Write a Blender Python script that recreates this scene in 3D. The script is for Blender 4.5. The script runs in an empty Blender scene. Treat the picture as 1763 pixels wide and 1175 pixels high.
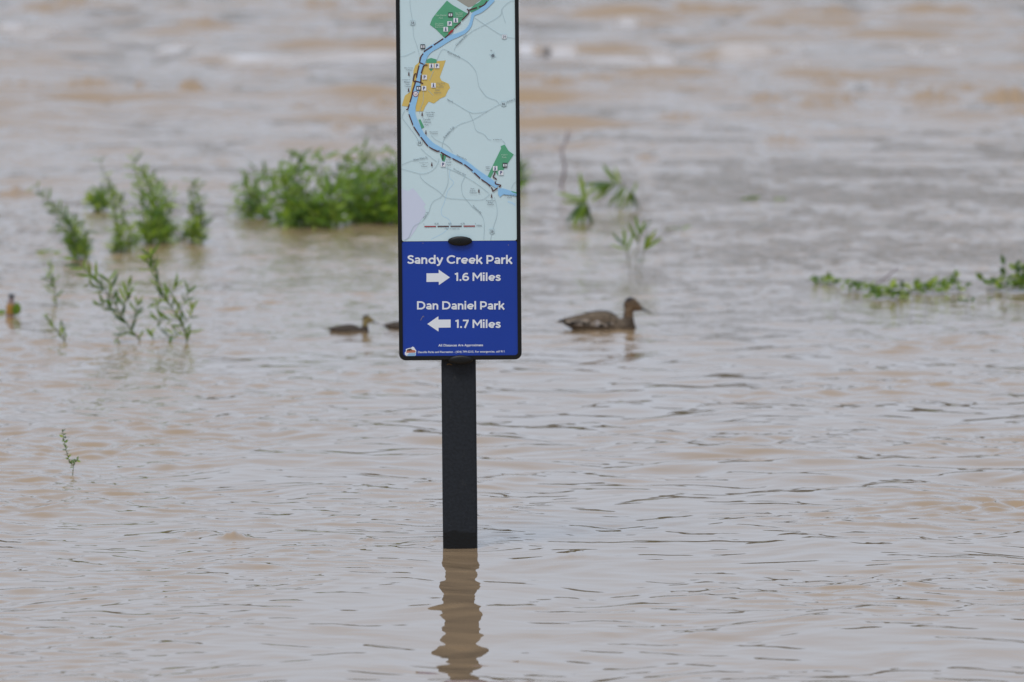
import bpy, bmesh, math, random
import numpy as np
from mathutils import Vector, Matrix

random.seed(7)
rs = np.random.RandomState(11)
scene = bpy.context.scene
COL = scene.collection
R = math.radians

# ------------------------------------------------------------------ camera
W_PX, H_PX = 1763.0, 1175.0
LENS = 300.0
FPX = LENS / 36.0 * W_PX
PITCH = math.atan(887.0 / FPX)
CAM_H = 2.9
cam_data = bpy.data.cameras.new('camera')
cam_data.lens = LENS
cam_data.sensor_width = 36.0
cam_data.clip_start = 0.5
cam_data.clip_end = 3000.0
cam = bpy.data.objects.new('camera', cam_data)
COL.objects.link(cam)
cam.location = (0, 0, CAM_H)
cam.rotation_euler = (R(90) - PITCH, 0, 0)
scene.camera = cam
cam_data.dof.use_dof = True
cam_data.dof.focus_distance = 34.25
cam_data.dof.aperture_fstop = 4.9
cam_data.dof.aperture_blades = 0

# ------------------------------------------------------------------ sky, sun, exposure
SUN_EL, SUN_AZ = R(58), R(200)       # azimuth measured from +Y (view direction) clockwise
world = bpy.data.worlds.new('World')
scene.world = world
world.use_nodes = True
wn, wl = world.node_tree.nodes, world.node_tree.links
wn.clear()
w_out = wn.new('ShaderNodeOutputWorld')
w_bg = wn.new('ShaderNodeBackground')
w_sky = wn.new('ShaderNodeTexSky')
w_sky.sky_type = 'NISHITA'
w_sky.sun_disc = False
w_sky.sun_elevation = SUN_EL
w_sky.sun_rotation = SUN_AZ
w_sky.air_density = 1.0
w_sky.dust_density = 3.0
w_bg.inputs['Strength'].default_value = 0.10
# overcast deck: heavy grey cloud overhead, thinner and brighter towards the horizon
w_tc = wn.new('ShaderNodeTexCoord')
w_sep = wn.new('ShaderNodeSeparateXYZ')
wl.new(w_tc.outputs['Generated'], w_sep.inputs[0])
w_mr = wn.new('ShaderNodeMapRange')
w_mr.interpolation_type = 'SMOOTHSTEP'
w_mr.inputs['From Min'].default_value = 0.04
w_mr.inputs['From Max'].default_value = 0.50
w_mr.inputs['To Min'].default_value = 0.0
w_mr.inputs['To Max'].default_value = 1.0
wl.new(w_sep.outputs['Z'], w_mr.inputs['Value'])
w_grad = wn.new('ShaderNodeMix'); w_grad.data_type = 'RGBA'
w_grad.inputs['A'].default_value = (5.22, 5.97, 7.32, 1)
w_grad.inputs['B'].default_value = (3.9, 4.35, 5.2, 1)
wl.new(w_mr.outputs['Result'], w_grad.inputs['Factor'])
w_mix = wn.new('ShaderNodeMix'); w_mix.data_type = 'RGBA'
w_mix.inputs['Factor'].default_value = 0.85
wl.new(w_sky.outputs['Color'], w_mix.inputs['A'])
wl.new(w_grad.outputs['Result'], w_mix.inputs['B'])
wl.new(w_mix.outputs['Result'], w_bg.inputs['Color'])
wl.new(w_bg.outputs[0], w_out.inputs[0])

sun_data = bpy.data.lights.new('sun', 'SUN')
sun_data.energy = 1.5
sun_data.angle = R(25)
sun_data.color = (1.0, 0.975, 0.94)
sun = bpy.data.objects.new('sun', sun_data)
COL.objects.link(sun)
_sd = Vector((math.sin(SUN_AZ) * math.cos(SUN_EL), math.cos(SUN_AZ) * math.cos(SUN_EL), math.sin(SUN_EL)))
sun.rotation_euler = _sd.to_track_quat('Z', 'Y').to_euler()

scene.view_settings.view_transform = 'Standard'
scene.view_settings.look = 'None'
scene.view_settings.gamma = 1.0
scene.view_settings.use_curve_mapping = False
scene.view_settings.exposure = 0.13
scene.cycles.use_denoising = True
scene.cycles.max_bounces = 6

# ------------------------------------------------------------------ helpers
_c, _s = math.cos(PITCH), math.sin(PITCH)
def ray(px, py):
    a, b = (px - W_PX / 2) / FPX, -(py - H_PX / 2) / FPX
    return Vector((a, _c + b * _s, -_s + b * _c))
def P(px, py, d):
    """the point seen at px,py on the upright plane y = d"""
    r = ray(px, py)
    return Vector((0, 0, CAM_H)) + r * (d / r.y)
def P0(px, py, z=0.0):
    """the point seen at px,py on the water level"""
    r = ray(px, py)
    return Vector((0, 0, CAM_H)) + r * ((z - CAM_H) / r.z)
def pxm(d):
    return FPX / d          # pixels per metre at distance d

def tag(o, label=None, cat=None, group=None, kind=None):
    if label: o['label'] = label
    if cat: o['category'] = cat
    if group: o['group'] = group
    if kind: o['kind'] = kind
    return o
def empty(name, loc):
    o = bpy.data.objects.new(name, None)
    o.empty_display_size = 0.1
    COL.objects.link(o)
    o.location = loc
    return o
def link(name, me, mat, parent=None, smooth=False):
    o = bpy.data.objects.new(name, me)
    COL.objects.link(o)
    if mat is not None and len(me.materials) == 0:
        me.materials.append(mat)
    if smooth:
        me.polygons.foreach_set('use_smooth', [True] * len(me.polygons))
    if parent: o.parent = parent
    return o
def mesh_py(name, v, f):
    me = bpy.data.meshes.new(name)
    me.from_pydata([tuple(p) for p in v], [], f)
    me.update()
    return me
def mesh_bm(name, bm):
    me = bpy.data.meshes.new(name)
    bm.normal_update()
    bm.to_mesh(me)
    bm.free()
    return me
def catmull(pts, n=6):
    pts = [Vector(p) for p in pts]
    if len(pts) < 3: return pts
    out = []
    for i in range(len(pts) - 1):
        p0 = pts[max(i - 1, 0)]; p1 = pts[i]; p2 = pts[i + 1]; p3 = pts[min(i + 2, len(pts) - 1)]
        for k in range(n):
            t = k / n
            out.append(0.5 * ((2 * p1) + (p2 - p0) * t + (2 * p0 - 5 * p1 + 4 * p2 - p3) * t * t + (3 * p1 - p0 - 3 * p2 + p3) * t ** 3))
    out.append(pts[-1])
    return out
def tube(pts, radii, sides=6, V=None, F=None):
    """tapered tube, appended to vertex and face lists"""
    V = [] if V is None else V
    F = [] if F is None else F
    base = len(V)
    n = len(pts)
    for i, p in enumerate(pts):
        t = (pts[min(i + 1, n - 1)] - pts[max(i - 1, 0)]).normalized()
        a = t.cross(Vector((0, 1, 0.01))).normalized()
        b = t.cross(a)
        for k in range(sides):
            an = 2 * math.pi * k / sides
            V.append(p + (a * math.cos(an) + b * math.sin(an)) * radii[i])
    for i in range(n - 1):
        for k in range(sides):
            k2 = (k + 1) % sides
            F.append((base + i * sides + k, base + i * sides + k2, base + (i + 1) * sides + k2, base + (i + 1) * sides + k))
    F.append(tuple(base + k for k in reversed(range(sides))))
    F.append(tuple(base + (n - 1) * sides + k for k in range(sides)))
    return V, F

# ------------------------------------------------------------------ materials
def new_mat(name):
    m = bpy.data.materials.new(name)
    m.use_nodes = True
    nt = m.node_tree
    b = nt.nodes['Principled BSDF']
    return m, nt.nodes, nt.links, b
def plain(name, rgb, rough=0.5, noise=0.0, scale=20.0, spec=0.5, bump=0.0):
    m, n, l, b = new_mat(name)
    b.inputs['Roughness'].default_value = rough
    b.inputs['Specular IOR Level'].default_value = spec
    b.inputs['Base Color'].default_value = (*rgb, 1)
    if noise > 0 or bump > 0:
        tc = n.new('ShaderNodeTexCoord')
        nz = n.new('ShaderNodeTexNoise')
        nz.inputs['Scale'].default_value = scale
        nz.inputs['Detail'].default_value = 5
        l.new(tc.outputs['Object'], nz.inputs['Vector'])
        if noise > 0:
            mx = n.new('ShaderNodeMix'); mx.data_type = 'RGBA'
            mx.inputs['A'].default_value = (*[c * (1 - noise) for c in rgb], 1)
            mx.inputs['B'].default_value = (*[min(1, c * (1 + noise)) for c in rgb], 1)
            l.new(nz.outputs['Fac'], mx.inputs['Factor'])
            l.new(mx.outputs['Result'], b.inputs['Base Color'])
        if bump > 0:
            bp = n.new('ShaderNodeBump')
            bp.inputs['Strength'].default_value = bump
            bp.inputs['Distance'].default_value = 0.002
            l.new(nz.outputs['Fac'], bp.inputs['Height'])
            l.new(bp.outputs['Normal'], b.inputs['Normal'])
    return m

def leaf_mat(name, rgb, rough=0.45):
    m, n, l, b = new_mat(name)
    tc = n.new('ShaderNodeTexCoord')
    nz = n.new('ShaderNodeTexNoise')
    nz.inputs['Scale'].default_value = 9.0
    nz.inputs['Detail'].default_value = 3
    l.new(tc.outputs['Object'], nz.inputs['Vector'])
    oi = n.new('ShaderNodeObjectInfo')
    add = n.new('ShaderNodeMath'); add.operation = 'MULTIPLY_ADD'
    l.new(oi.outputs['Random'], add.inputs[0])
    add.inputs[1].default_value = 0.5
    l.new(nz.outputs['Fac'], add.inputs[2])
    mr = n.new('ShaderNodeMapRange')
    mr.inputs['From Min'].default_value = 0.35; mr.inputs['From Max'].default_value = 1.1
    l.new(add.outputs[0], mr.inputs['Value'])
    mx = n.new('ShaderNodeMix'); mx.data_type = 'RGBA'
    mx.inputs['A'].default_value = (rgb[0] * 0.6, rgb[1] * 0.68, rgb[2] * 0.8, 1)
    mx.inputs['B'].default_value = (rgb[0] * 1.5, rgb[1] * 1.32, rgb[2] * 1.1, 1)
    l.new(mr.outputs['Result'], mx.inputs['Factor'])
    l.new(mx.outputs['Result'], b.inputs['Base Color'])
    b.inputs['Roughness'].default_value = rough
    b.inputs['Specular IOR Level'].default_value = 0.35
    tr = n.new('ShaderNodeBsdfTranslucent')
    l.new(mx.outputs['Result'], tr.inputs['Color'])
    ms = n.new('ShaderNodeMixShader')
    ms.inputs['Fac'].default_value = 0.35
    out = n['Material Output']
    l.new(b.outputs[0], ms.inputs[1])
    l.new(tr.outputs[0], ms.inputs[2])
    l.new(ms.outputs[0], out.inputs['Surface'])
    return m

M_LEAF = [leaf_mat('leaf_mid', (0.145, 0.262, 0.032)),
          leaf_mat('leaf_light', (0.24, 0.36, 0.042)),
          leaf_mat('leaf_dark', (0.07, 0.15, 0.034))]
M_THICK = [leaf_mat('thicket_mid', (0.17, 0.31, 0.03)), leaf_mat('thicket_light', (0.27, 0.42, 0.04)), leaf_mat('thicket_dark', (0.09, 0.19, 0.035))]
M_STEM = plain('stem_green', (0.10, 0.12, 0.04), 0.6, 0.3, 30)
M_TWIG = plain('dead_twig', (0.27, 0.235, 0.26), 0.8, 0.3, 40)

# ------------------------------------------------------------------ water
def water_material():
    m, n, l, b = new_mat('muddy_water')
    b.inputs['IOR'].default_value = 1.333
    b.inputs['Roughness'].default_value = 0.035
    tc = n.new('ShaderNodeTexCoord')
    nz = n.new('ShaderNodeTexNoise')          # silt carried in drifting clouds
    nz.inputs['Scale'].default_value = 0.35
    nz.inputs['Detail'].default_value = 6
    nz.inputs['Distortion'].default_value = 1.2
    l.new(tc.outputs['Object'], nz.inputs['Vector'])
    mx = n.new('ShaderNodeMix'); mx.data_type = 'RGBA'
    mx.inputs['A'].default_value = (0.385, 0.262, 0.147, 1)
    mx.inputs['B'].default_value = (0.43, 0.302, 0.18, 1)
    l.new(nz.outputs['Fac'], mx.inputs['Factor'])
    at = n.new('ShaderNodeAttribute')
    at.attribute_name = 'foam'
    fn = n.new('ShaderNodeTexNoise')
    fn.inputs['Scale'].default_value = 1.6
    fn.inputs['Detail'].default_value = 8
    fn.inputs['Roughness'].default_value = 0.7
    l.new(tc.outputs['Object'], fn.inputs['Vector'])
    ad = n.new('ShaderNodeMath'); ad.operation = 'ADD'
    l.new(at.outputs['Fac'], ad.inputs[0]); l.new(fn.outputs['Fac'], ad.inputs[1])
    fr = n.new('ShaderNodeMapRange')
    fr.inputs['From Min'].default_value = 0.80; fr.inputs['From Max'].default_value = 1.34
    l.new(ad.outputs[0], fr.inputs['Value'])
    mf = n.new('ShaderNodeMix'); mf.data_type = 'RGBA'
    l.new(fr.outputs['Result'], mf.inputs['Factor'])
    l.new(mx.outputs['Result'], mf.inputs['A'])
    mf.inputs['B'].default_value = (0.68, 0.675, 0.695, 1)
    l.new(mf.outputs['Result'], b.inputs['Base Color'])
    rr = n.new('ShaderNodeMapRange')
    rr.inputs['To Min'].default_value = 0.035; rr.inputs['To Max'].default_value = 0.7
    l.new(fr.outputs['Result'], rr.inputs['Value'])
    l.new(rr.outputs['Result'], b.inputs['Roughness'])
    ra = n.new('ShaderNodeAttribute'); ra.attribute_name = 'ruffle'
    rn = n.new('ShaderNodeTexNoise')
    rn.inputs['Scale'].default_value = 7.0
    rn.inputs['Detail'].default_value = 3
    l.new(tc.outputs['Object'], rn.inputs['Vector'])
    bp = n.new('ShaderNodeBump')
    bp.inputs['Distance'].default_value = 0.022
    l.new(ra.outputs['Fac'], bp.inputs['Strength'])
    l.new(rn.outputs['Fac'], bp.inputs['Height'])
    l.new(bp.outputs['Normal'], b.inputs['Normal'])
    return m
M_WATER = water_material()

POST_D = 34.18 + 0.0685
POST_X = P(792.5, 945, POST_D).x

# standing crests in the fast water: (px, py, half length px, thickness px, height m)
CRESTS = [(125, 12, 45, 9, .34), (60, 20, 50, 8, .22), (530, 12, 55, 7, .28), (620, 10, 30, 6, .22), (330, 52, 60, 7, .18),
          (560, 55, 50, 8, .2), (1180, 22, 60, 8, .22), (1450, 30, 120, 12, .26), (1640, 25, 110, 14, .3), (1330, 50, 70, 7, .2),
          (245, 158, 16, 5, .22), (328, 162, 16, 5, .22), (140, 150, 40, 6, .15), (20, 150, 40, 8, .16), (480, 128, 60, 5, .1),
          (520, 190, 30, 5, .1), (665, 183, 30, 5, .13), (590, 222, 20, 4, .07),
          (1030, 145, 65, 8, .2), (960, 150, 40, 7, .14), (1170, 145, 60, 6, .14), (1270, 146, 30, 5, .1), (1430, 155, 25, 6, .14),
          (1320, 175, 30, 5, .13), (1455, 180, 16, 5, .18), (1400, 186, 60, 5, .12), (1540, 152, 50, 6, .15), (1610, 178, 35, 6, .22),
          (1650, 160, 60, 7, .16), (1740, 170, 45, 8, .18), (930, 200, 45, 5, .12), (1170, 203, 30, 5, .09), (1350, 208, 30, 5, .08),
          (1345, 245, 30, 4, .07), (1110, 277, 25, 4, .07), (30, 338, 40, 4, .05), (380, 155, 20, 4, .08),
          (400, 926, 26, 6, .022), (340, 918, 30, 6, .015), (300, 932, 40, 6, .01), (630, 930, 14, 5, .012), (60, 935, 50, 7, .01),
          (985, 958, 40, 10, .008), (755, 930, 12, 5, .01)]
FOAMS = [(300, 84, 26, 6, .5), (350, 95, 30, 5, .42), (470, 103, 100, 5, .5), (600, 103, 110, 5, .45), (60, 60, 40, 6, .3), (20, 52, 25, 6, .35),
         (905, 88, 18, 6, .45), (970, 94, 30, 6, .4), (1060, 104, 70, 5, .45), (1140, 103, 25, 7, .5), (1280, 95, 60, 5, .28),
         (1360, 88, 30, 5, .35), (1385, 118, 14, 5, .3), (1575, 90, 14, 6, .35), (1640, 92, 20, 6, .32), (1080, 40, 20, 6, .3), (225, 68, 60, 4, .25)]

def wave_height(x, y):
    """height field of the river surface, metres; also the foam amount"""
    x = x.astype(np.float32); y = y.astype(np.float32)
    h = np.zeros_like(x)
    rw = np.random.RandomState(5)
    # patches of rougher and smoother water
    def env(n, lmin, lmax, seed):
        q = np.random.RandomState(seed)
        e = np.zeros_like(x)
        for _ in range(n):
            lam = q.uniform(lmin, lmax); th = q.uniform(0, math.pi)
            e += np.sin(2 * math.pi / lam * (0.55 * x * math.cos(th) + y * math.sin(th)) + q.uniform(0, 6.28)).astype(np.float32)
        e = e / math.sqrt(n / 2.0)
        return e
    e1 = env(7, 2.5, 9.0, 3)
    e2 = env(7, 1.2, 4.0, 4)
    near = np.interp(y, [0, 27, 33, 35.5, 43, 52, 60, 75, 90, 160, 400], [.85, .85, .95, 1.6, 1.6, 1.3, 1.45, 1.5, 1.4, 1.4, 1.2]).astype(np.float32)
    amp1 = near * np.clip(0.75 + 0.4 * e1, 0.2, 1.8)
    amp2 = near * np.clip(0.74 + 0.6 * e2, 0.26, 2.3)
    cell = np.maximum(0.02, y * y * 0.9 / (FPX * CAM_H)).astype(np.float32)   # ripples finer than this are not resolved
    # (n, wavelength range, rms slope, spread of heading, envelope)
    bands = [(24, 1.0, 3.0, .008, 45, 1), (50, .36, 1.0, .019, 66, 1), (30, .22, .6, .018, 25, 3), (70, .15, .36, .040, 72, 2), (44, .08, .15, .026, 75, 2)]
    wx = x + (0.10 * np.sin(2.3 * y + 1.1 * x) + 0.07 * np.sin(3.1 * x - 4.0 * y + 1.0)).astype(np.float32)
    wy = y + (0.10 * np.sin(2.9 * x + .6) + 0.06 * np.sin(5.3 * x + 1.7 * y + 2.0) + 0.04 * np.sin(8.7 * x - 2.2 * y)).astype(np.float32)
    for n, l0, l1, slope, spread, which in bands:
        g = np.zeros_like(x)
        for _ in range(n):
            lam = math.exp(rw.uniform(math.log(l0), math.log(l1)))
            th = R((4 if which == 3 else 100) + rw.normal(0, spread))      # set 3 runs across the view
            k = 2 * math.pi / lam
            a = slope / k * math.sqrt(2.0 / n)
            fade = np.clip(lam / (3.0 * cell) - 0.35, 0, 1)
            ph = k * (wx * math.cos(th) + wy * math.sin(th)) + rw.uniform(0, 6.28)
            g += (a * fade * np.sin(ph)).astype(np.float32)
        h += g * (amp2 if which == 2 else amp1 if which == 1 else 1.25)
    # fast water beyond: larger standing waves
    far = np.clip((y - 62.0) / 28.0, 0, 1)
    g = np.zeros_like(x)
    for _ in range(34):
        lam = rw.uniform(0.9, 3.4); th = R(90 + rw.normal(0, 32))
        k = 2 * math.pi / lam
        g += (0.105 / k * math.sqrt(2 / 34.0) * np.sin(k * (x * math.cos(th) + y * math.sin(th)) + rw.uniform(0, 6.28))).astype(np.float32)
    h += g * far * np.clip(0.9 + 0.5 * e1, 0.2, 2.0)
    # crests
    for (px, py, hw, th_, ht) in CRESTS:
        c = P0(px, py)
        sx = hw / pxm(c.y)
        sy = min(0.34, max(0.02, (P0(px, py - th_).y - c.y) * 0.55))
        if c.y > 60: ht = 0.045 + ht * 0.42; sx *= 1.25
        dx, dy = (x - c.x) / sx, (y - c.y - 0.25 * sy * np.sin(3 * (x - c.x) / sx)) / sy
        m = (np.abs(dx) < 3) & (np.abs(dy) < 3)
        dxm, dym = dx[m], dy[m]
        h[m] += ht * np.exp(-dxm ** 2 - dym ** 2) * (1 + .3 * np.sin(4.3 * dxm + px) * np.cos(7.7 * dxm + 2 * px))
    # rings spreading from the post
    r = np.sqrt((x - POST_X) ** 2 + (y - POST_D) ** 2)
    m = r < 1.6
    h[m] += (0.0013 * np.sin(2 * math.pi * r[m] / 0.085) * np.exp(-(r[m] - 0.1) / 0.22) * np.clip((r[m] - 0.05) / 0.08, 0, 1)).astype(np.float32)
    # small wakes round the swimming birds
    for (px, py, sc) in ((1060, 566, 1.0), (620, 572, .6)):
        c = P0(px, py)
        r = np.sqrt((x - c.x) ** 2 + (y - c.y) ** 2)
        m = r < 1.8
        h[m] += (0.0016 * sc * np.sin(2 * math.pi * r[m] / (0.17 * sc ** .5)) * np.exp(-r[m] / (.6 * sc)) * np.clip((r[m] - .1 * sc) / .1, 0, 1)).astype(np.float32)
    foam = np.zeros_like(x)
    for (px, py, hw, th_, a) in FOAMS:
        c = P0(px, py)
        sx = hw / pxm(c.y)
        sy = (P0(px, py - th_).y - c.y) * 1.9
        foam = np.maximum(foam, (a + .36) * np.exp(-((x - c.x) / sx) ** 4 - ((y - c.y) / sy) ** 2))
    return h, foam.astype(np.float32)

def build_water():
    # rows follow the distance so that ripples stay resolved as far as the eye resolves them
    ys = [3.0]
    while ys[-1] < 26.5: ys.append(ys[-1] + 0.35)
    while ys[-1] < 152.0: ys.append(ys[-1] + max(0.016, 0.80 * ys[-1] ** 2 / (FPX * CAM_H)))
    while ys[-1] < 300.0: ys.append(ys[-1] + 2.5)
    ys = np.array(ys)
    half = 0.5 * W_PX / FPX
    us = np.concatenate([np.linspace(-1.0, -0.16, 40)[:-1], np.linspace(-0.16, -half * 1.12, 60)[:-1],
                         np.linspace(-half * 1.12, half * 1.12, 560),
                         np.linspace(half * 1.12, 0.16, 60)[1:], np.linspace(0.16, 1.0, 40)[1:]])
    Y, U = np.meshgrid(ys, us, indexing='ij')
    X = U * Y
    h, foam = wave_height(X.ravel(), Y.ravel())
    edge = np.clip((0.2 - np.abs(U.ravel())) / 0.08, 0.25, 1) * np.clip((Y.ravel() - 10) / 15, 0.0, 1)
    h = h * edge
    nr, nc = len(ys), len(us)
    co = np.stack([X.ravel(), Y.ravel(), h], 1).astype(np.float32)
    i = np.arange(nr - 1)[:, None] * nc + np.arange(nc - 1)[None, :]
    f = np.stack([i, i + 1, i + nc + 1, i + nc], -1).reshape(-1, 4).astype(np.int32)
    me = bpy.data.meshes.new('river_water')
    me.vertices.add(len(co)); me.vertices.foreach_set('co', co.ravel())
    me.loops.add(f.size); me.loops.foreach_set('vertex_index', f.ravel())
    me.polygons.add(len(f))
    me.polygons.foreach_set('loop_start', np.arange(0, f.size, 4, dtype=np.int32))
    me.polygons.foreach_set('use_smooth', np.ones(len(f), dtype=bool))
    me.update(calc_edges=True)
    a = me.attributes.new('foam', 'FLOAT', 'POINT')
    a.data.foreach_set('value', foam)
    o = link('river_water', me, M_WATER)
    rf = np.clip((Y.ravel() - 45.0) / 14.0, 0, 1).astype(np.float32)      # wind ruffles the open river more than the sheltered edge
    a = me.attributes.new('ruffle', 'FLOAT', 'POINT')
    a.data.foreach_set('value', rf)
    tag(o, kind='structure')
    print('water', len(co), 'verts')
    return o
build_water()

# ------------------------------------------------------------------ banks (the one we stand on, the wooded one beyond)
M_GRASS = plain('bank_grass', (0.06, 0.09, 0.03), 0.9, 0.5, 0.8)
def bank(name, rows, x0, x1):
    V, F = [], []
    xs = np.linspace(x0, x1, 40)
    for (y, z) in rows:
        for x in xs:
            V.append((x, y + 0.6 * math.sin(x * .21) * (abs(z) > .1), z + 0.05 * math.sin(x * .7 + y)))
    n = len(xs)
    for r in range(len(rows) - 1):
        for k in range(n - 1):
            F.append((r * n + k, r * n + k + 1, (r + 1) * n + k + 1, (r + 1) * n + k))
    return tag(link(name, mesh_py(name, V, F), M_GRASS, None, True), kind='structure')
bank('near_bank_ground', [(-300, 3.0), (-60, 2.2), (-8, 1.4), (0.5, 1.15), (3.2, 0.3), (5, -0.4)], -400, 400)
bank('far_bank_ground', [(292, -0.4), (296, 0.5), (305, 1.6), (330, 2.5), (700, 6)], -500, 500)
def far_trees():
    V, F = [], []
    q = random.Random(4)
    x = -170.0
    while x < 170:
        hgt = q.uniform(6.6, 10.8); wd = q.uniform(2.6, 4.6); y = q.uniform(306, 318)
        tube([Vector((x, y, 1.0)), Vector((x + .2, y, hgt * .7))], [0.28, 0.1], 5, V, F)
        for _ in range(330):
            t = q.random(); an = q.uniform(0, 6.28)
            rr = wd * math.sin(math.pi * (0.12 + 0.85 * t)) ** .7 * q.random() ** .4
            c = Vector((x + rr * math.cos(an), y + rr * math.sin(an), 1.2 + hgt * t))
            a = Vector((q.gauss(0, 1), q.gauss(0, 1), q.gauss(0, .5))).normalized() * q.uniform(.5, 1.0)
            b = a.cross(Vector((q.gauss(0, 1), q.gauss(0, 1), q.gauss(0, 1)))).normalized() * q.uniform(.4, .8)
            s = len(V)
            V.extend([c - a, c - b, c + a, c + b]); F.append((s, s + 1, s + 2, s + 3))
        x += q.uniform(2.2, 5.2)
    m = plain('far_foliage', (0.042, 0.056, 0.013), 0.7, 0.5, 0.3)
    tag(link('far_treeline', mesh_py('far_treeline', V, F), m), 'line of leafy green trees along the far river bank', 'treeline', kind='stuff')
far_trees()

# ------------------------------------------------------------------ the trail sign
TILT = R(-0.50)
sign = empty('trail_sign', (POST_X, POST_D, 0))
sign.rotation_euler = (0, TILT, 0)
tag(sign, 'dark post carrying a river trail map and a blue distance panel in the floodwater', 'trail sign')
SIGN_INV = (Matrix.Translation((POST_X, POST_D, 0)) @ Matrix.Rotation(TILT, 4, 'Y')).inverted()
FRONT = -0.0950
def S(px, py):
    """pixel on the sign face -> (x, z) in the sign's own upright coordinates"""
    q = SIGN_INV @ P(px, py, POST_D + FRONT)
    return q.x, q.z
def Y(k):
    return FRONT - 0.0005 * k

M_BLACK = plain('black_frame_plastic', (0.007, 0.008, 0.009), 0.45, 0.2, 60, 0.3)
M_MAP = plain('map_print', (0.62, 0.80, 0.86), 0.30, 0.06, 3.0, 0.4)
M_BLUE = plain('blue_print', (0.009, 0.048, 0.36), 0.30, 0.12, 4.0, 0.4)
M_WHITE = plain('white_print', (0.80, 0.85, 0.92), 0.4)
def post_mat():
    m, n, l, b = new_mat('recycled_plastic_post')
    tc = n.new('ShaderNodeTexCoord')
    nz = n.new('ShaderNodeTexNoise'); nz.inputs['Scale'].default_value = 90; nz.inputs['Detail'].default_value = 6
    b.inputs['Specular IOR Level'].default_value = 0.3
    n2 = n.new('ShaderNodeTexNoise'); n2.inputs['Scale'].default_value = 14; n2.inputs['Detail'].default_value = 4
    l.new(tc.outputs['Object'], nz.inputs['Vector']); l.new(tc.outputs['Object'], n2.inputs['Vector'])
    mx = n.new('ShaderNodeMix'); mx.data_type = 'RGBA'
    mx.inputs['A'].default_value = (0.0065, 0.0088, 0.0125, 1); mx.inputs['B'].default_value = (0.023, 0.029, 0.039, 1)
    l.new(nz.outputs['Fac'], mx.inputs['Factor'])
    n3 = n.new('ShaderNodeTexNoise'); n3.inputs['Scale'].default_value = 26; n3.inputs['Detail'].default_value = 8; n3.inputs['Roughness'].default_value = .75
    l.new(tc.outputs['Object'], n3.inputs['Vector'])
    m3 = n.new('ShaderNodeMapRange'); m3.inputs['From Min'].default_value = 0.60; m3.inputs['From Max'].default_value = 0.78
    m3.inputs['To Max'].default_value = 0.55
    l.new(n3.outputs['Fac'], m3.inputs['Value'])
    md = n.new('ShaderNodeMix'); md.data_type = 'RGBA'                  # dried silt flecks and scuffs
    l.new(m3.outputs['Result'], md.inputs['Factor']); l.new(mx.outputs['Result'], md.inputs['A'])
    md.inputs['B'].default_value = (0.07, 0.066, 0.062, 1)
    mx = md
    sp = n.new('ShaderNodeSeparateXYZ'); l.new(tc.outputs['Object'], sp.inputs[0])
    ma = n.new('ShaderNodeMath'); ma.operation = 'MULTIPLY_ADD'      # soaked band with a ragged upper edge
    l.new(n2.outputs['Fac'], ma.inputs[0]); ma.inputs[1].default_value = 0.045; l.new(sp.outputs['Z'], ma.inputs[2])
    mr = n.new('ShaderNodeMapRange')
    mr.inputs['From Min'].default_value = 0.088; mr.inputs['From Max'].default_value = 0.096
    mr.inputs['To Min'].default_value = 1; mr.inputs['To Max'].default_value = 0
    l.new(ma.outputs[0], mr.inputs['Value'])
    mw = n.new('ShaderNodeMix'); mw.data_type = 'RGBA'
    l.new(mr.outputs['Result'], mw.inputs['Factor']); l.new(mx.outputs['Result'], mw.inputs['A'])
    mw.inputs['B'].default_value = (0.006, 0.007, 0.008, 1)
    l.new(mw.outputs['Result'], b.inputs['Base Color'])
    rr = n.new('ShaderNodeMapRange'); rr.inputs['To Min'].default_value = 0.62; rr.inputs['To Max'].default_value = 0.3
    l.new(mr.outputs['Result'], rr.inputs['Value']); l.new(rr.outputs['Result'], b.inputs['Roughness'])
    bp = n.new('ShaderNodeBump'); bp.inputs['Strength'].default_value = 0.5; bp.inputs['Distance'].default_value = 0.003
    l.new(nz.outputs['Fac'], bp.inputs['Height']); l.new(bp.outputs['Normal'], b.inputs['Normal'])
    return m
M_POST = post_mat()

def rounded_rect(x0, z0, x1, z1, r, n=6):
    pts = []
    for (cx, cz, a0) in ((x1 - r, z1 - r, 0), (x0 + r, z1 - r, 90), (x0 + r, z0 + r, 180), (x1 - r, z0 + r, 270)):
        for k in range(n + 1):
            a = R(a0 + 90 * k / n)
            pts.append((cx + r * math.cos(a), cz + r * math.sin(a)))
    return pts
def slab(pts, yf, yb, name, mat, parent, bev=0.0):
    """closed outline (x, z) extruded from yf (front) to yb (back)"""
    bm = bmesh.new()
    vs = [bm.verts.new((x, yf, z)) for x, z in pts]
    vb = [bm.verts.new((x, yb, z)) for x, z in pts]
    ff = bm.faces.new(vs); bm.faces.new(list(reversed(vb)))
    n = len(pts)
    for k in range(n):
        bm.faces.new((vs[(k + 1) % n], vs[k], vb[k], vb[(k + 1) % n]))
    if bev > 0:
        bmesh.ops.bevel(bm, geom=[e for e in ff.edges], offset=bev, segments=2, affect='EDGES')
    bmesh.ops.recalc_face_normals(bm, faces=bm.faces[:])
    return link(name, mesh_bm(name, bm), mat, parent)

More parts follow.
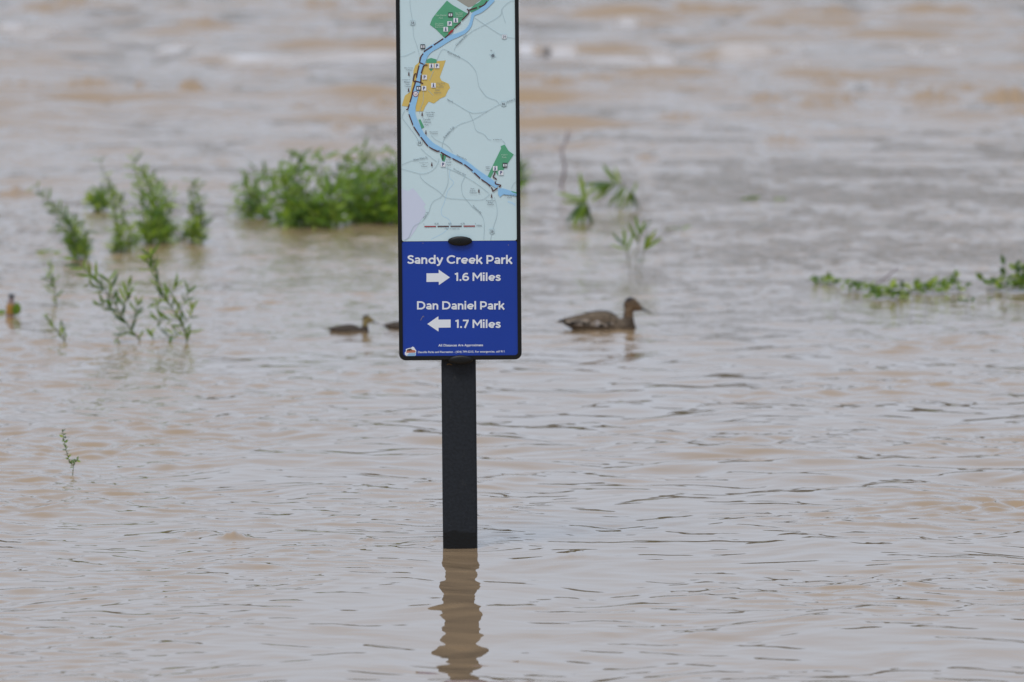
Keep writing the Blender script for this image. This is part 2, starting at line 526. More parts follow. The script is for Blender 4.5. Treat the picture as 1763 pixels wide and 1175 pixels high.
# post: square section with worn round arrises
pw = 59.5 / pxm(POST_D) / 2
post_pts = [(x, z) for x, z in rounded_rect(-pw, -pw, pw, pw, 0.011, 4)]
bm = bmesh.new()
zs = [-0.7, -0.2, 0.0, 0.2, 0.5, 0.8, 1.2, 1.6, 2.0, 2.42]
rings = []
for z in zs:
    k = 1 + 0.004 * math.sin(z * 7)
    rings.append([bm.verts.new((x * k, y, z)) for x, y in post_pts])
for a, b in zip(rings[:-1], rings[1:]):
    for i in range(len(a)):
        bm.faces.new((a[i], a[(i + 1) % len(a)], b[(i + 1) % len(a)], b[i]))
bm.faces.new(rings[-1]); bm.faces.new(list(reversed(rings[0])))
bmesh.ops.recalc_face_normals(bm, faces=bm.faces[:])
post = link('post', mesh_bm('post', bm), M_POST, sign, True)

# frame: bottom corners from the photograph, top carried on above the picture
xl, zb = S(687.2, 621.0); xr, _z = S(898.3, 619.5)
zt = zb + 1.80
fw = 0.0155
bm = bmesh.new()
outer = rounded_rect(xl, zb, xr, zt, 0.027, 6)
inner = rounded_rect(xl + fw, zb + fw + .002, xr - fw, zt - fw, 0.013, 6)
yf, yb = FRONT - 0.0035, -0.0705
lo = [[bm.verts.new((x, y, z)) for x, z in pts] for pts, y in ((outer, yb), (outer, yf + .003),
      (rounded_rect(xl + .003, zb + .003, xr - .003, zt - .003, 0.025, 6), yf), (inner, yf), (inner, FRONT + .010))]
n = len(outer)
for a, b in zip(lo[:-1], lo[1:]):
    for k in range(n):
        bm.faces.new((a[k], a[(k + 1) % n], b[(k + 1) % n], b[k]))
bm.faces.new(lo[0]); bm.faces.new(lo[-1])
bmesh.ops.recalc_face_normals(bm, faces=bm.faces[:])
frame = link('frame', mesh_bm('frame', bm), M_BLACK, sign)

ix0, ix1, iz0, iz1 = xl + fw - .001, xr - fw + .001, zb + fw + .001, zt - fw
zsplit = S(792, 415.5)[1]
map_panel = slab(rounded_rect(ix0 + .001, zsplit + .0006, ix1 - .001, iz1, 0.008, 4), FRONT, FRONT + .006, 'map_panel', M_MAP, sign, 0.0007)
blue_panel = slab(rounded_rect(ix0 + .001, iz0, ix1 - .001, zsplit - .0006, 0.009, 4), FRONT, FRONT + .006, 'distance_panel', M_BLUE, sign, 0.0007)

def dome(px, py, hw, hh, name):
    """oval clamp cap"""
    cx, cz = S(px, py)
    a, b = hw / pxm(POST_D), hh / pxm(POST_D)
    V, F = [], []
    N = 28
    prof = [(1.0, 0.0), (1.0, 0.006), (0.96, 0.010), (0.85, 0.0125), (0.55, 0.0145), (0.2, 0.015)]
    for s, y in prof:
        for k in range(N):
            an = 2 * math.pi * k / N
            V.append((cx + a * s * math.cos(an), FRONT - 0.0032 - y, cz + b * s * math.sin(an)))
    for r in range(len(prof) - 1):
        for k in range(N):
            F.append((r * N + k, r * N + (k + 1) % N, (r + 1) * N + (k + 1) % N, (r + 1) * N + k))
    F.append(tuple((len(prof) - 1) * N + k for k in range(N)))
    o = link(name, mesh_py(name, V, F), M_BLACK, sign, True)
    sv, sf = [], []                                   # hex socket screw in the middle of the cap
    for y, r in ((FRONT - .0175, .0065), (FRONT - .0192, .0060), (FRONT - .0192, .0035), (FRONT - .0172, .0033)):
        for k in range(12):
            an = 2 * math.pi * k / 12
            sv.append((cx + r * math.cos(an), y, cz + r * .62 * math.sin(an)))
    for r in range(3):
        for k in range(12):
            sf.append((r * 12 + k, r * 12 + (k + 1) % 12, (r + 1) * 12 + (k + 1) % 12, (r + 1) * 12 + k))
    sf.append(tuple(36 + k for k in range(12)))
    link('screw', mesh_py('screw', sv, sf), M_BLACK, o)
    return o
cap1 = dome(792, 415.3, 21, 8.3, 'clamp_cap')
cap2 = dome(793.5, 619.5, 21, 7.8, 'clamp_cap')
def glint():
    pts = [(810.0, 413), (811.6, 411.8), (812.2, 414), (811.5, 417.2), (809.8, 418)]
    return pts

# --- flat print
def print_poly(name, pts, k, mat, parent, px=True, smooth=0):
    if smooth: pts = [(v.x, v.y) for v in catmull([Vector((a, b)) for a, b in pts + pts[:1]], smooth)][:-1]
    q = [S(a, b) for a, b in pts] if px else pts
    bm = bmesh.new()
    vs = [bm.verts.new((x, Y(k), z)) for x, z in q]
    f = bm.faces.new(vs)
    bm.normal_update()
    if f.normal.y > 0: f.normal_flip()
    bmesh.ops.triangulate(bm, faces=[f])
    return link(name, mesh_bm(name, bm), mat, parent)
def ribbon(lines, widths, k, V, F, smooth=5):
    """polylines in pixels -> flat strips; widths in pixels, a number or a list per point"""
    for li, pts in enumerate(lines):
        w = widths if not isinstance(widths, (list, tuple)) else widths[li]
        if isinstance(w, (list, tuple)):
            p3 = catmull([Vector((a, b, c)) for (a, b), c in zip(pts, w)], smooth) if len(pts) > 2 else [Vector((a, b, c)) for (a, b), c in zip(pts, w)]
        else:
            p3 = catmull([Vector((a, b, w)) for a, b in pts], smooth) if (len(pts) > 2 and smooth) else [Vector((a, b, w)) for a, b in pts]
        s = len(V)
        n = len(p3)
        for i, p in enumerate(p3):
            t = p3[min(i + 1, n - 1)] - p3[max(i - 1, 0)]
            t = Vector((t.x, t.y)).normalized() if (t.x or t.y) else Vector((1, 0))
            nx, ny = -t.y, t.x
            for sg in (1, -1):
                x, z = S(p.x + sg * nx * p.z / 2, p.y + sg * ny * p.z / 2)
                V.append((x, Y(k) - 0.00001 * li, z))
        for i in range(n - 1):
            F.append((s + 2 * i, s + 2 * i + 1, s + 2 * i + 3, s + 2 * i + 2))
def print_lines(name, lines, widths, k, mat, parent, smooth=5):
    V, F = [], []
    ribbon(lines, widths, k, V, F, smooth)
    return link(name, mesh_py(name, V, F), mat, parent)
def lettering(text, px, py, width, k, mat, parent, bold=0.0, ang=0.0, name='lettering', height=None):
    """text centred at px, with its baseline at py, fitted to a width in pixels"""
    cu = bpy.data.curves.new('txt', 'FONT')
    cu.body = text
    cu.size = 1.0
    cu.offset = bold
    cu.resolution_u = 3
    cu.space_character = 1.0 + bold * 2.0
    tmp = bpy.data.objects.new('txt', cu)
    COL.objects.link(tmp)
    dg = bpy.context.evaluated_depsgraph_get()
    me = bpy.data.meshes.new_from_object(tmp.evaluated_get(dg))
    bpy.data.objects.remove(tmp); bpy.data.curves.remove(cu)
    n = len(me.vertices)
    co = np.zeros(n * 3, dtype=np.float32); me.vertices.foreach_get('co', co); co = co.reshape(-1, 3)
    x0, x1 = co[:, 0].min(), co[:, 0].max()
    sc = width / (x1 - x0)
    sy = sc if height is None else height / 0.70
    X = (co[:, 0] - (x0 + x1) / 2) * sc; Z = co[:, 1] * sy
    ca, sa = math.cos(R(ang)), math.sin(R(ang))
    u, v = X * ca - Z * sa, X * sa + Z * ca
    cx, cz = S(px, py)
    m_ = 1 / pxm(POST_D + FRONT)
    out = np.stack([cx + u * m_, np.full(n, Y(k)), cz + v * m_], 1)
    me.vertices.foreach_set('co', out.astype(np.float32).ravel())
    me.update()
    me.name = name
    return link(name, me, mat, parent)

def _arc(cx, cy, rx, ry, a0, a1, n=16):
    return [(cx + rx * math.cos(R(a0 + (a1 - a0) * i / n)), cy + ry * math.sin(R(a0 + (a1 - a0) * i / n))) for i in range(n + 1)]
def _sm(*p): return [(v.x, v.y) for v in catmull([Vector((a, b, 0)) for a, b in p], 5)]
GLYPH = {      # rounded geometric bold capitals and small letters as centre lines; cap height 1, stroke 0.2
    'S': (.66, [_sm((.57, .80), (.44, .885), (.30, .90), (.155, .845), (.125, .72), (.20, .60), (.34, .53), (.49, .45), (.55, .31), (.49, .15), (.33, .095), (.17, .12), (.05, .22))]),
    'C': (.92, [_arc(.50, .5, .39, .40, 42, 318, 24)]),
    'P': (.74, [[(.1, 0), (.1, 1)], [(.1, .9), (.36, .9)] + _arc(.37, .63, .24, .27, 88, -88, 14) + [(.1, .36)]]),
    'D': (.90, [[(.1, 0), (.1, 1)], [(.1, .9), (.36, .9)] + _arc(.38, .5, .38, .40, 88, -88, 18) + [(.1, .1)]]),
    'M': (1.0, [[(.1, 0), (.1, 1)], [(.87, 0), (.87, 1)], [(.13, .93), (.485, .36), (.84, .93)]]),
    '1': (.46, [[(.27, 0), (.27, 1)], [(.27, .89), (.03, .82)]]),
    '6': (.72, [_arc(.36, .32, .25, .225, 0, 360, 22), _sm((.11, .34), (.13, .60), (.22, .79), (.38, .885), (.58, .86))]),
    '7': (.66, [[(.03, .9), (.60, .9)], [(.52, .88), (.22, 0)]]),
    '.': (.27, [[(.12, 0), (.12, .21)]]),
    'a': (.64, [_sm((.48, 0), (.48, .25), (.48, .45), (.43, .60), (.29, .65), (.09, .58)), _arc(.29, .215, .19, .125, 0, 360, 18)]),
    'n': (.66, [[(.1, 0), (.1, .74)], _sm((.1, .40), (.16, .57), (.31, .64), (.46, .58), (.50, .42), (.50, .2), (.50, 0))]),
    'd': (.76, [_arc(.35, .36, .25, .265, 0, 360, 22), [(.61, 0), (.61, 1.02)]]),
    'y': (.64, [[(.07, .74), (.33, .08)], _sm((.58, .74), (.44, .36), (.31, .03), (.22, -.13), (.05, -.155))]),
    'r': (.45, [[(.1, 0), (.1, .74)], _sm((.1, .38), (.17, .56), (.28, .63), (.42, .63))]),
    'e': (.70, [_arc(.35, .36, .255, .265, 4, 312, 22), [(.12, .345), (.60, .345)]]),
    'k': (.66, [[(.1, 0), (.1, 1.02)], [(.14, .27), (.54, .74)], [(.28, .42), (.57, 0)]]),
    'i': (.28, [[(.11, 0), (.11, .74)], [(.11, .83), (.11, 1.03)]]),
    'l': (.28, [[(.11, 0), (.11, 1.02)]]),
    's': (.56, [_sm((.46, .565), (.36, .635), (.25, .65), (.13, .61), (.115, .50), (.20, .42), (.34, .345), (.43, .24), (.37, .12), (.25, .09), (.13, .11), (.03, .185))]),
    ' ': (.30, [])}
def bold_line(text, px, py, width, height, parent):
    """bold sign lettering centred at px on baseline py, width and cap height in pixels"""
    adv = sum(GLYPH[c][0] for c in text)
    sx = width / (adv - .05)
    V, F = [], []
    x = 0.0; m = 0
    for c in text:
        a, st = GLYPH[c]
        for line in st:
            q = [(px - width / 2 + (x + u) * sx, py - v * height) for u, v in line]
            s0 = len(V); n = len(q)
            closed = n > 4 and abs(line[0][0] - line[-1][0]) + abs(line[0][1] - line[-1][1]) < 1e-6
            for i, (u, v) in enumerate(q):
                p0 = q[i - 1] if i > 0 else (q[-2] if closed else q[0])
                p1 = q[i + 1] if i < n - 1 else (q[1] if closed else q[-1])
                d0 = Vector((u - p0[0], v - p0[1])); d1 = Vector((p1[0] - u, p1[1] - v))
                if d0.length < 1e-6: d0 = d1
                if d1.length < 1e-6: d1 = d0
                d0.normalize(); d1.normalize()
                t = (d0 + d1).normalized()
                nx, ny = -t.y, t.x
                w = .5 * (.205 if abs(nx) > abs(ny) else .185) * height / max(.6, t.dot(d1))
                for sg in (1, -1):
                    X, Z = S(u + sg * nx * w, v + sg * ny * w)
                    V.append((X, Y(1) - 0.00006 * m, Z))
            for i in range(n - 1):
                F.append((s0 + 2 * i, s0 + 2 * i + 1, s0 + 2 * i + 3, s0 + 2 * i + 2))
            m += 1
        x += a
    return link('lettering', mesh_py('lettering', V, F), M_WHITE, parent)

def A(x, y): return (670 + x / 7.342, y / 7.342)
def B(x, y): return (670 + x / 7.342, 90 + y / 7.342)
def Cc(x, y): return (670 + x / 7.342, 220 + y / 7.342)
def D(x, y): return (670 + x / 7.342, 370 + y / 7.342)
def L(fn, *p): return [fn(a, b) for a, b in p]

M_MGREEN = plain('map_green', (0.10, 0.40, 0.23), 0.4)
M_MYEL = plain('map_yellow', (0.70, 0.53, 0.15), 0.4)
M_MRIV = plain('map_river_blue', (0.30, 0.60, 0.92), 0.4)
M_MSTREAM = plain('map_stream_blue', (0.50, 0.74, 0.92), 0.4)
M_MLAV = plain('map_lavender', (0.64, 0.71, 0.88), 0.4)
M_MTAN = plain('map_tan', (0.36, 0.37, 0.33), 0.4)
M_MROAD = plain('map_road_grey', (0.45, 0.58, 0.63), 0.4)
M_MTRAIL = plain('map_trail_maroon', (0.085, 0.028, 0.03), 0.4)
M_MRED = plain('map_red', (0.35, 0.04, 0.05), 0.4)
M_INK = plain('map_ink', (0.17, 0.21, 0.25), 0.4)
M_NAVY = plain('icon_navy', (0.04, 0.05, 0.19), 0.4)
M_ICONB = plain('icon_black', (0.018, 0.022, 0.028), 0.4)
M_PALE = plain('map_pale_print', (0.50, 0.68, 0.58), 0.4)

mp = map_panel
xm0, xm1 = S(690.5, 330)[0], S(892.8, 330)[0]
print_poly('county_area', L(Cc, (152, 770), (240, 805), (300, 765), (350, 820), (465, 975), (435, 1000), (465, 1050), (440, 1130), (400, 1175), (330, 1300), (265, 1390), (205, 1424), (166, 1424)), 1, M_MLAV, mp)
print_poly('airport_area', L(A, (840, -8), (1000, 95), (1060, 80), (1110, 35), (1175, -8)), 1, M_MTAN, mp)
for _l, _w in ((L(Cc, (770, 520), (765, 630), (815, 700), (740, 800), (700, 940), (660, 1040), (670, 1110), (740, 1150), (770, 1185), (770, 1220), (700, 1321), (530, 1411)), 0.9), (L(Cc, (1500, 935), (1570, 960), (1590, 985)), 3.0)):
    print_lines('stream', [_l], _w, 1, M_MSTREAM, mp)
print_poly('town_area', L(B, (600, 115), (715, 105), (640, 315), (660, 360), (750, 400), (770, 450), (745, 480), (710, 560), (640, 590), (600, 625), (565, 650), (500, 625), (455, 690), (430, 750), (340, 750), (330, 600), (340, 520), (400, 490), (400, 400), (410, 270), (440, 170), (470, 140)), 2, M_MYEL, mp)
print_poly('town_area', L(B, (385, 60), (375, 130), (330, 170), (310, 230), (300, 330), (270, 500), (200, 550), (160, 680), (240, 690), (310, 480), (350, 340), (380, 200), (400, 130)), 2, M_MYEL, mp)
print_poly('park_area', L(A, (730, 10), (800, 65), (965, 160), (1000, 175), (915, 262), (825, 355), (780, 415), (700, 480), (590, 370), (515, 315), (545, 235), (610, 150)), 3, M_MGREEN, mp)
print_poly('park_area', L(A, (1010, 135), (1075, 65), (1130, 35), (1180, -8), (1270, -8), (1240, 40), (1150, 110), (1040, 160)), 3, M_MGREEN, mp)
print_poly('park_area', L(A, (465, 800), (475, 755), (530, 735), (600, 755), (600, 800)), 3, M_MGREEN, mp)
print_poly('park_area', L(A, (500, 870), (530, 905), (560, 870)), 3, M_MGREEN, mp)
print_poly('park_area', L(B, (370, 855), (395, 850), (445, 950), (410, 970)), 3, M_MGREEN, mp)
print_poly('park_area', L(Cc, (640, 330), (720, 360), (700, 430), (670, 420)), 3, M_MGREEN, mp)
print_poly('park_area', L(Cc, (1460, 215), (1410, 235), (1415, 265), (1310, 480), (1235, 635), (1270, 655), (1330, 540), (1380, 610), (1370, 545), (1440, 540), (1575, 340), (1510, 295)), 3, M_MGREEN, mp)
roads = [L(A, (260, -8), (270, 120), (295, 270), (310, 460), (345, 560), (380, 690)),
         L(A, (1070, 220), (1220, 320), (1430, 450), (1632, 495)),
         L(A, (1630, 20), (1530, 20), (1430, 110), (1400, 200), (1220, 310), (1080, 380), (980, 450), (850, 580), (825, 640)),
         L(A, (600, 770), (660, 640), (720, 635), (900, 730), (1000, 790), (1080, 880), (1110, 960), (1130, 1080), (1170, 1150), (1240, 1230), (1350, 1270), (1390, 1320)),
         L(A, (150, 715), (210, 705), (330, 650)), L(A, (1420, 120), (1440, 200), (1470, 290)),
         L(B, (1630, 600), (1500, 630), (1390, 665), (1260, 735), (1060, 855), (900, 910), (800, 980), (720, 1060), (680, 1140), (665, 1225)),
         L(B, (740, 600), (850, 660), (1010, 755), (1100, 770), (1220, 750), (1260, 735)),
         L(B, (1010, 760), (1060, 870), (1100, 990), (1200, 1040), (1250, 1100), (1290, 1110)),
         L(B, (560, 240), (510, 360)), L(B, (200, 735), (165, 820), (230, 920), (330, 1050), (370, 1120)),
         L(B, (430, 490), (430, 620), (400, 700), (380, 770)), L(B, (490, 480), (560, 550)),
         L(Cc, (530, 95), (590, 155), (700, 205), (760, 250), (800, 310)),
         L(Cc, (150, 520), (300, 560), (400, 585), (490, 570), (570, 520), (620, 440), (630, 390)),
         L(Cc, (390, 590), (400, 630), (470, 700), (620, 800), (680, 860), (740, 890), (900, 905), (1150, 915), (1230, 880), (1270, 840)),
         L(Cc, (400, 260), (470, 330), (600, 430)), L(Cc, (160, 470), (300, 415), (490, 385)),
         L(Cc, (735, 500), (745, 650), (730, 740), (660, 870), (560, 930), (520, 1000), (500, 1070), (420, 1180), (310, 1251), (250, 1381), (190, 1425)),
         L(Cc, (720, 510), (800, 540), (960, 620), (1120, 720), (1260, 830)),
         L(Cc, (955, 625), (915, 720), (930, 850), (1000, 940), (1050, 1000), (1150, 1080), (1200, 1200), (1195, 1420)),
         L(Cc, (1330, 880), (1360, 1000), (1360, 1120), (1320, 1250), (1280, 1420)),
         L(Cc, (1640, 670), (1580, 700), (1545, 770)), L(Cc, (1430, 160), (1470, 205)), L(Cc, (1580, 345), (1640, 350))]
print_lines('road_lines', roads, 0.65, 4, M_MROAD, mp)
rv = [A(1315, -8), A(1240, 70), A(1150, 140), A(1065, 185), A(1045, 250), A(1020, 330), A(960, 400), A(870, 445), A(800, 470), A(720, 510), A(620, 570), A(520, 625), A(465, 685),
      A(435, 760), A(420, 800), A(400, 860), A(385, 930), A(372, 1000), A(362, 1060), B(350, 460), B(335, 530), B(315, 610), B(292, 690), B(290, 780), B(325, 880), B(365, 960), B(410, 1040),
      Cc(470, 155), Cc(540, 222), Cc(620, 262), Cc(700, 310), Cc(800, 360), Cc(900, 410), Cc(1000, 475), Cc(1100, 560), Cc(1200, 630), Cc(1290, 690), Cc(1370, 745)]
rw_ = [60, 60, 60, 45, 38, 42, 45, 55, 65, 75, 80, 85, 80, 70, 65, 60, 55, 55, 65, 75, 80, 85, 92, 90, 85, 80, 75, 75, 75, 60, 60, 55, 60, 65, 75, 80, 75, 60]
print_lines('river_band', [rv], [[w * .9 / 7.342 for w in rw_]], 5, M_MRIV, mp)
print_poly('lake_area', L(Cc, (1380, 770), (1440, 770), (1540, 800), (1634, 840), (1634, 870), (1440, 845), (1400, 880), (1375, 840)), 5, M_MRIV, mp)
print_poly('park_area', L(Cc, (1535, 798), (1634, 825), (1634, 842), (1560, 818)), 6, M_MGREEN, mp)
trail = [L(A, (1235, 15), (1215, 50), (1180, 75), (1135, 90)), L(A, (1110, 98), (1010, 130)), L(A, (985, 115), (1005, 140), (1000, 175), (920, 258)), L(A, (905, 285), (825, 355)),
         L(A, (815, 370), (780, 415), (705, 480)), L(A, (685, 490), (565, 570)), L(A, (545, 585), (455, 645), (440, 660)), L(A, (430, 680), (395, 730), (385, 795)),
         L(A, (378, 830), (355, 930), (345, 985)), L(A, (338, 1020), (320, 1080), (300, 1140)), L(B, (300, 480), (285, 560), (262, 635)), L(B, (255, 660), (235, 720), (215, 725)),
         L(B, (250, 785), (300, 920)), L(B, (310, 945), (385, 1055)), L(Cc, (400, 120), (490, 235)), L(Cc, (505, 245), (605, 300), (635, 290)), L(Cc, (655, 310), (685, 330), (775, 380)),
         L(Cc, (800, 390), (925, 455)), L(Cc, (950, 465), (1055, 545)), L(Cc, (1075, 570), (1150, 640)), L(Cc, (1165, 655), (1240, 705), (1280, 745)), L(Cc, (1290, 755), (1310, 790), (1310, 812)),
         L(Cc, (1320, 800), (1370, 765)), L(Cc, (1385, 752), (1412, 730), (1345, 710), (1345, 680)), L(Cc, (1352, 660), (1350, 645), (1315, 625), (1330, 590), (1340, 555)), L(Cc, (680, 330), (678, 405)),
         L(A, (485, 825), (440, 830), (420, 880), (405, 930)), L(A, (405, 950), (400, 1040), (430, 1058)), L(A, (390, 795), (435, 815)), L(A, (340, 1030), (400, 1045)), L(A, (345, 935), (320, 945), (305, 1020), (335, 1030))]
print_lines('trail_line', trail, 2.0, 7, M_MTRAIL, mp, 3)
print_poly('trail_marker', L(A, (818, 368), (800, 410), (755, 440), (745, 425), (780, 385)), 8, M_MRED, mp)

def icon(px, py, kind):
    h = 4.0
    if kind in 'PW':
        b = print_poly('icon_square', [(px - h, py - h), (px + h, py - h), (px + h, py + h), (px - h, py + h)], 8, M_WHITE, mp)
    if kind == 'R':
        b = print_poly('icon_square', [(px - h, py - h), (px + h, py - h), (px + h, py + h), (px - h, py + h)], 8, M_ICONB, mp)
        V, F = [], []
        ribbon([[(px - 2, py - 2.2), (px - 2, py + 2.3)], [(px + 2, py - 2.2), (px + 2, py + 2.3)], [(px, py - 2.6), (px, py + 2.6)]], [1.9, 1.9, .5], 9, V, F, 0)
        link('restroom_symbol', mesh_py('restroom_symbol', V, F), M_WHITE, mp)
    if kind == 'P':
        lettering('P', px + .2, py + 2.6, 3.6, 9, M_NAVY, mp, .03, 0, 'parking_letter', 5.4)
    if kind in 'Ww':
        V, F = [], []
        ribbon([[(px - .2, py - 1.8), (px - .2, py + .6)], [(px - .1, py + .5), (px + 1.2, py + 3.2)], [(px - .3, py + .5), (px - 1.1, py + 3.2)], [(px - .2, py - 1.4), (px + 1.1, py + .3)],
                [(px - .6, py - 2.9), (px + .6, py - 2.9)]], [1.8, 1.1, 1.1, .9, 1.5], 9, V, F, 0)
        link('walker_symbol', mesh_py('walker_symbol', V, F), M_NAVY if kind == 'W' else M_MTRAIL, mp)
for fn, x, y, kd in [(A, 842, 258, 'W'), (A, 765, 300, 'P'), (A, 715, 372, 'W'), (A, 775, 190, 'R'), (A, 425, 592, 'R'), (A, 535, 835, 'W'), (A, 605, 835, 'P'), (A, 448, 978, 'P'),
                     (A, 372, 1118, 'R'), (A, 440, 1118, 'P'), (A, 560, 1080, 'W'), (A, 250, 935, 'w'), (A, 247, 1140, 'w'), (B, 418, 785, 'w'), (B, 465, 1015, 'w'), (Cc, 540, 465, 'w'),
                     (Cc, 682, 465, 'P'), (Cc, 1340, 515, 'W'), (Cc, 1463, 475, 'R'), (Cc, 1415, 570, 'P'), (Cc, 1135, 800, 'w'), (Cc, 1295, 865, 'w')]:
    icon(*fn(x, y), kd)
def disc(px, py, r, k, mat, name, n=20):
    return print_poly(name, [(px + r * math.cos(2 * math.pi * i / n), py + r * math.sin(2 * math.pi * i / n)) for i in range(n)], k, mat, mp)
cxp, cyp = B(335, 530)
disc(cxp, cyp, 4.7, 8, M_MRED, 'location_ring'); disc(cxp, cyp, 3.8, 9, M_WHITE, 'location_disc')
lettering('YOU ARE', cxp, cyp - .2, 5.2, 10, M_MRED, mp, .02, 0, 'location_lettering'); lettering('HERE', cxp, cyp + 2, 4.2, 10, M_MRED, mp, .02, 0, 'location_lettering')
for fn, x, y, t in [(A, 297, 292, '58'), (A, 1455, 468, '29'), (B, 1447, 657, '86'), (Cc, 385, 192, '58'), (D, 1300, 212, '58')]:
    px, py = fn(x, y)
    print_poly('route_shield', [(px - 4.2, py - 4), (px + 4.2, py - 4), (px + 4.2, py + 2.5), (px, py + 4.2), (px - 4.2, py + 2.5)], 5, M_WHITE if t == '29' else M_MAP, mp)
    print_lines('route_shield_outline', [[(px - 4.2, py - 4), (px + 4.2, py - 4), (px + 4.2, py + 2.5), (px, py + 4.2), (px - 4.2, py + 2.5), (px - 4.2, py - 4)]], .5, 6, M_MROAD, mp, 0)
    lettering(t, px, py + 2.1, 5.4, 7, M_INK, mp, .01, 0, 'route_number', 4.4)
# compass rose
px, py = A(1310, 705)
star = []
for i in range(16):
    r = (8.2 if i % 4 == 0 else 5.0) if i % 2 == 0 else 2.0
    an = R(i * 22.5 - 68)
    star.append((px + r * math.cos(an), py + r * math.sin(an)))
print_poly('compass_rose', star, 5, M_MROAD, mp); disc(px, py, 2.6, 6, M_INK, 'compass_hub')
lettering('N', px - 2.6, py - 7.5, 2.2, 6, M_INK, mp, 0, 0, 'compass_letter')
tiny = [(A, 655, 205, 'Dan Daniel', 135, M_PALE, 0), (A, 655, 238, 'Park', 50, M_PALE, 0), (A, 885, 172, 'Dan Daniel', 95, M_PALE, 0), (A, 885, 195, 'North', 80, M_PALE, 0), (A, 885, 215, 'Trailhead', 90, M_PALE, 0),
        (A, 632, 308, 'Dan Daniel', 100, M_PALE, 0), (A, 632, 331, 'Trailhead', 105, M_PALE, 0), (A, 632, 352, 'Boat Ramp', 95, M_PALE, 0),
        (A, 918, 515, 'Goodyear Blvd', 190, M_INK, 45), (A, 815, 705, 'Riverside Dr', 175, M_INK, -24), (A, 247, 868, 'Main Street', 110, M_INK, 0), (A, 250, 893, 'Trailhead', 80, M_INK, 0),
        (A, 215, 1018, 'W MAIN ST', 105, M_INK, 0), (A, 230, 1050, 'River', 72, M_INK, 0), (A, 235, 1075, 'West', 48, M_INK, 0), (A, 235, 1100, 'Trailhead', 85, M_INK, 0),
        (A, 655, 1060, 'Main Street', 105, M_INK, 0), (A, 655, 1083, 'Plaza', 40, M_INK, 0), (A, 645, 1108, 'Trailhead', 90, M_INK, 0), (B, 615, 487, 'River', 58, M_INK, 0), (B, 615, 522, 'District', 85, M_INK, 0),
        (B, 765, 622, 'Main St', 80, M_INK, -24), (B, 1545, 618, 'N Main St', 110, M_INK, 19), (B, 520, 772, 'South Main', 115, M_INK, 0), (B, 520, 796, 'Riverwalk', 85, M_INK, 0), (B, 520, 818, 'Trailhead', 80, M_INK, 0),
        (B, 475, 862, 'Camilla', 95, M_INK, 0), (B, 480, 895, 'Williams', 100, M_INK, 0), (B, 475, 928, 'Park', 48, M_INK, 0), (B, 565, 1015, 'Memorial Dr', 110, M_INK, 0), (B, 565, 1038, 'Trailhead', 90, M_INK, 0),
        (B, 765, 1020, 'Franklin Tpk', 190, M_INK, 48), (Cc, 1370, 160, 'N MAIN ST', 110, M_INK, 0), (Cc, 395, 402, 'West Main St', 185, M_INK, 11), (Cc, 440, 450, 'Pumpkin Creek', 110, M_INK, 0),
        (Cc, 440, 472, 'Park', 30, M_INK, 0), (Cc, 440, 495, 'Trailhead', 80, M_INK, 0), (Cc, 755, 412, 'Pumpkin', 66, M_INK, 0), (Cc, 755, 446, 'Creek', 66, M_INK, 0), (Cc, 755, 480, 'Park', 48, M_INK, 0),
        (Cc, 915, 385, 'Riverside Dr', 140, M_INK, -26), (Cc, 885, 568, 'Goodyear Blvd', 175, M_INK, -28), (Cc, 1455, 350, 'Anglers', 75, M_PALE, 0), (Cc, 1455, 385, 'Park', 55, M_PALE, 0),
        (Cc, 1248, 500, 'Anglers', 60, M_INK, 0), (Cc, 1248, 522, 'Park', 45, M_INK, 0), (Cc, 1248, 545, 'Trailhead', 65, M_INK, 0), (Cc, 1055, 782, 'Park', 50, M_INK, 0), (Cc, 1055, 806, 'Avenue', 75, M_INK, 0),
        (Cc, 1060, 832, 'Trailhead', 90, M_INK, 0), (Cc, 1280, 932, 'Riverpoint', 110, M_INK, 0), (Cc, 1280, 955, 'Bridge', 65, M_INK, 0), (Cc, 1280, 980, 'Trailhead', 85, M_INK, 0), (Cc, 1525, 858, 'Abreu Grogan', 160, M_INK, 0),
        (Cc, 1525, 892, 'Park', 55, M_INK, 0), (Cc, 1105, 1040, 'Kentuck Rd', 140, M_INK, -45), (Cc, 470, 1110, 'Main St', 95, M_INK, 58)]
for fn, x, y, t, w, m_, an in tiny:
    px, py = fn(x, y)
    lettering(t, px, py, w / 7.342, 10, m_, mp, 0.0, an, 'map_lettering')
# scale bar
for x0, x1 in ((445, 592), (612, 755), (775, 918), (940, 1085)):
    print_lines('scale_bar', [L(D, (x0, 149 - (x0 - 445) * .009), (x1, 149 - (x1 - 445) * .009))], 1.9, 5, M_MRED if x0 in (445, 940) else M_MTRAIL, mp, 0)
for x, t, w in ((440, '0', 8), (600, '0.25', 50), (768, '0.5', 38), (930, '0.75', 50), (1090, '1', 3)):
    lettering(t, *D(x, 124), w / 7.342, 5, M_INK, mp, 0, 0, 'scale_lettering')
lettering('Miles', *D(1140, 148), 9, 5, M_INK, mp, 0, 0, 'scale_lettering'); lettering('1 Mile = 15 minute walk', *D(795, 184), 26, 5, M_INK, mp, 0, 0, 'scale_lettering')

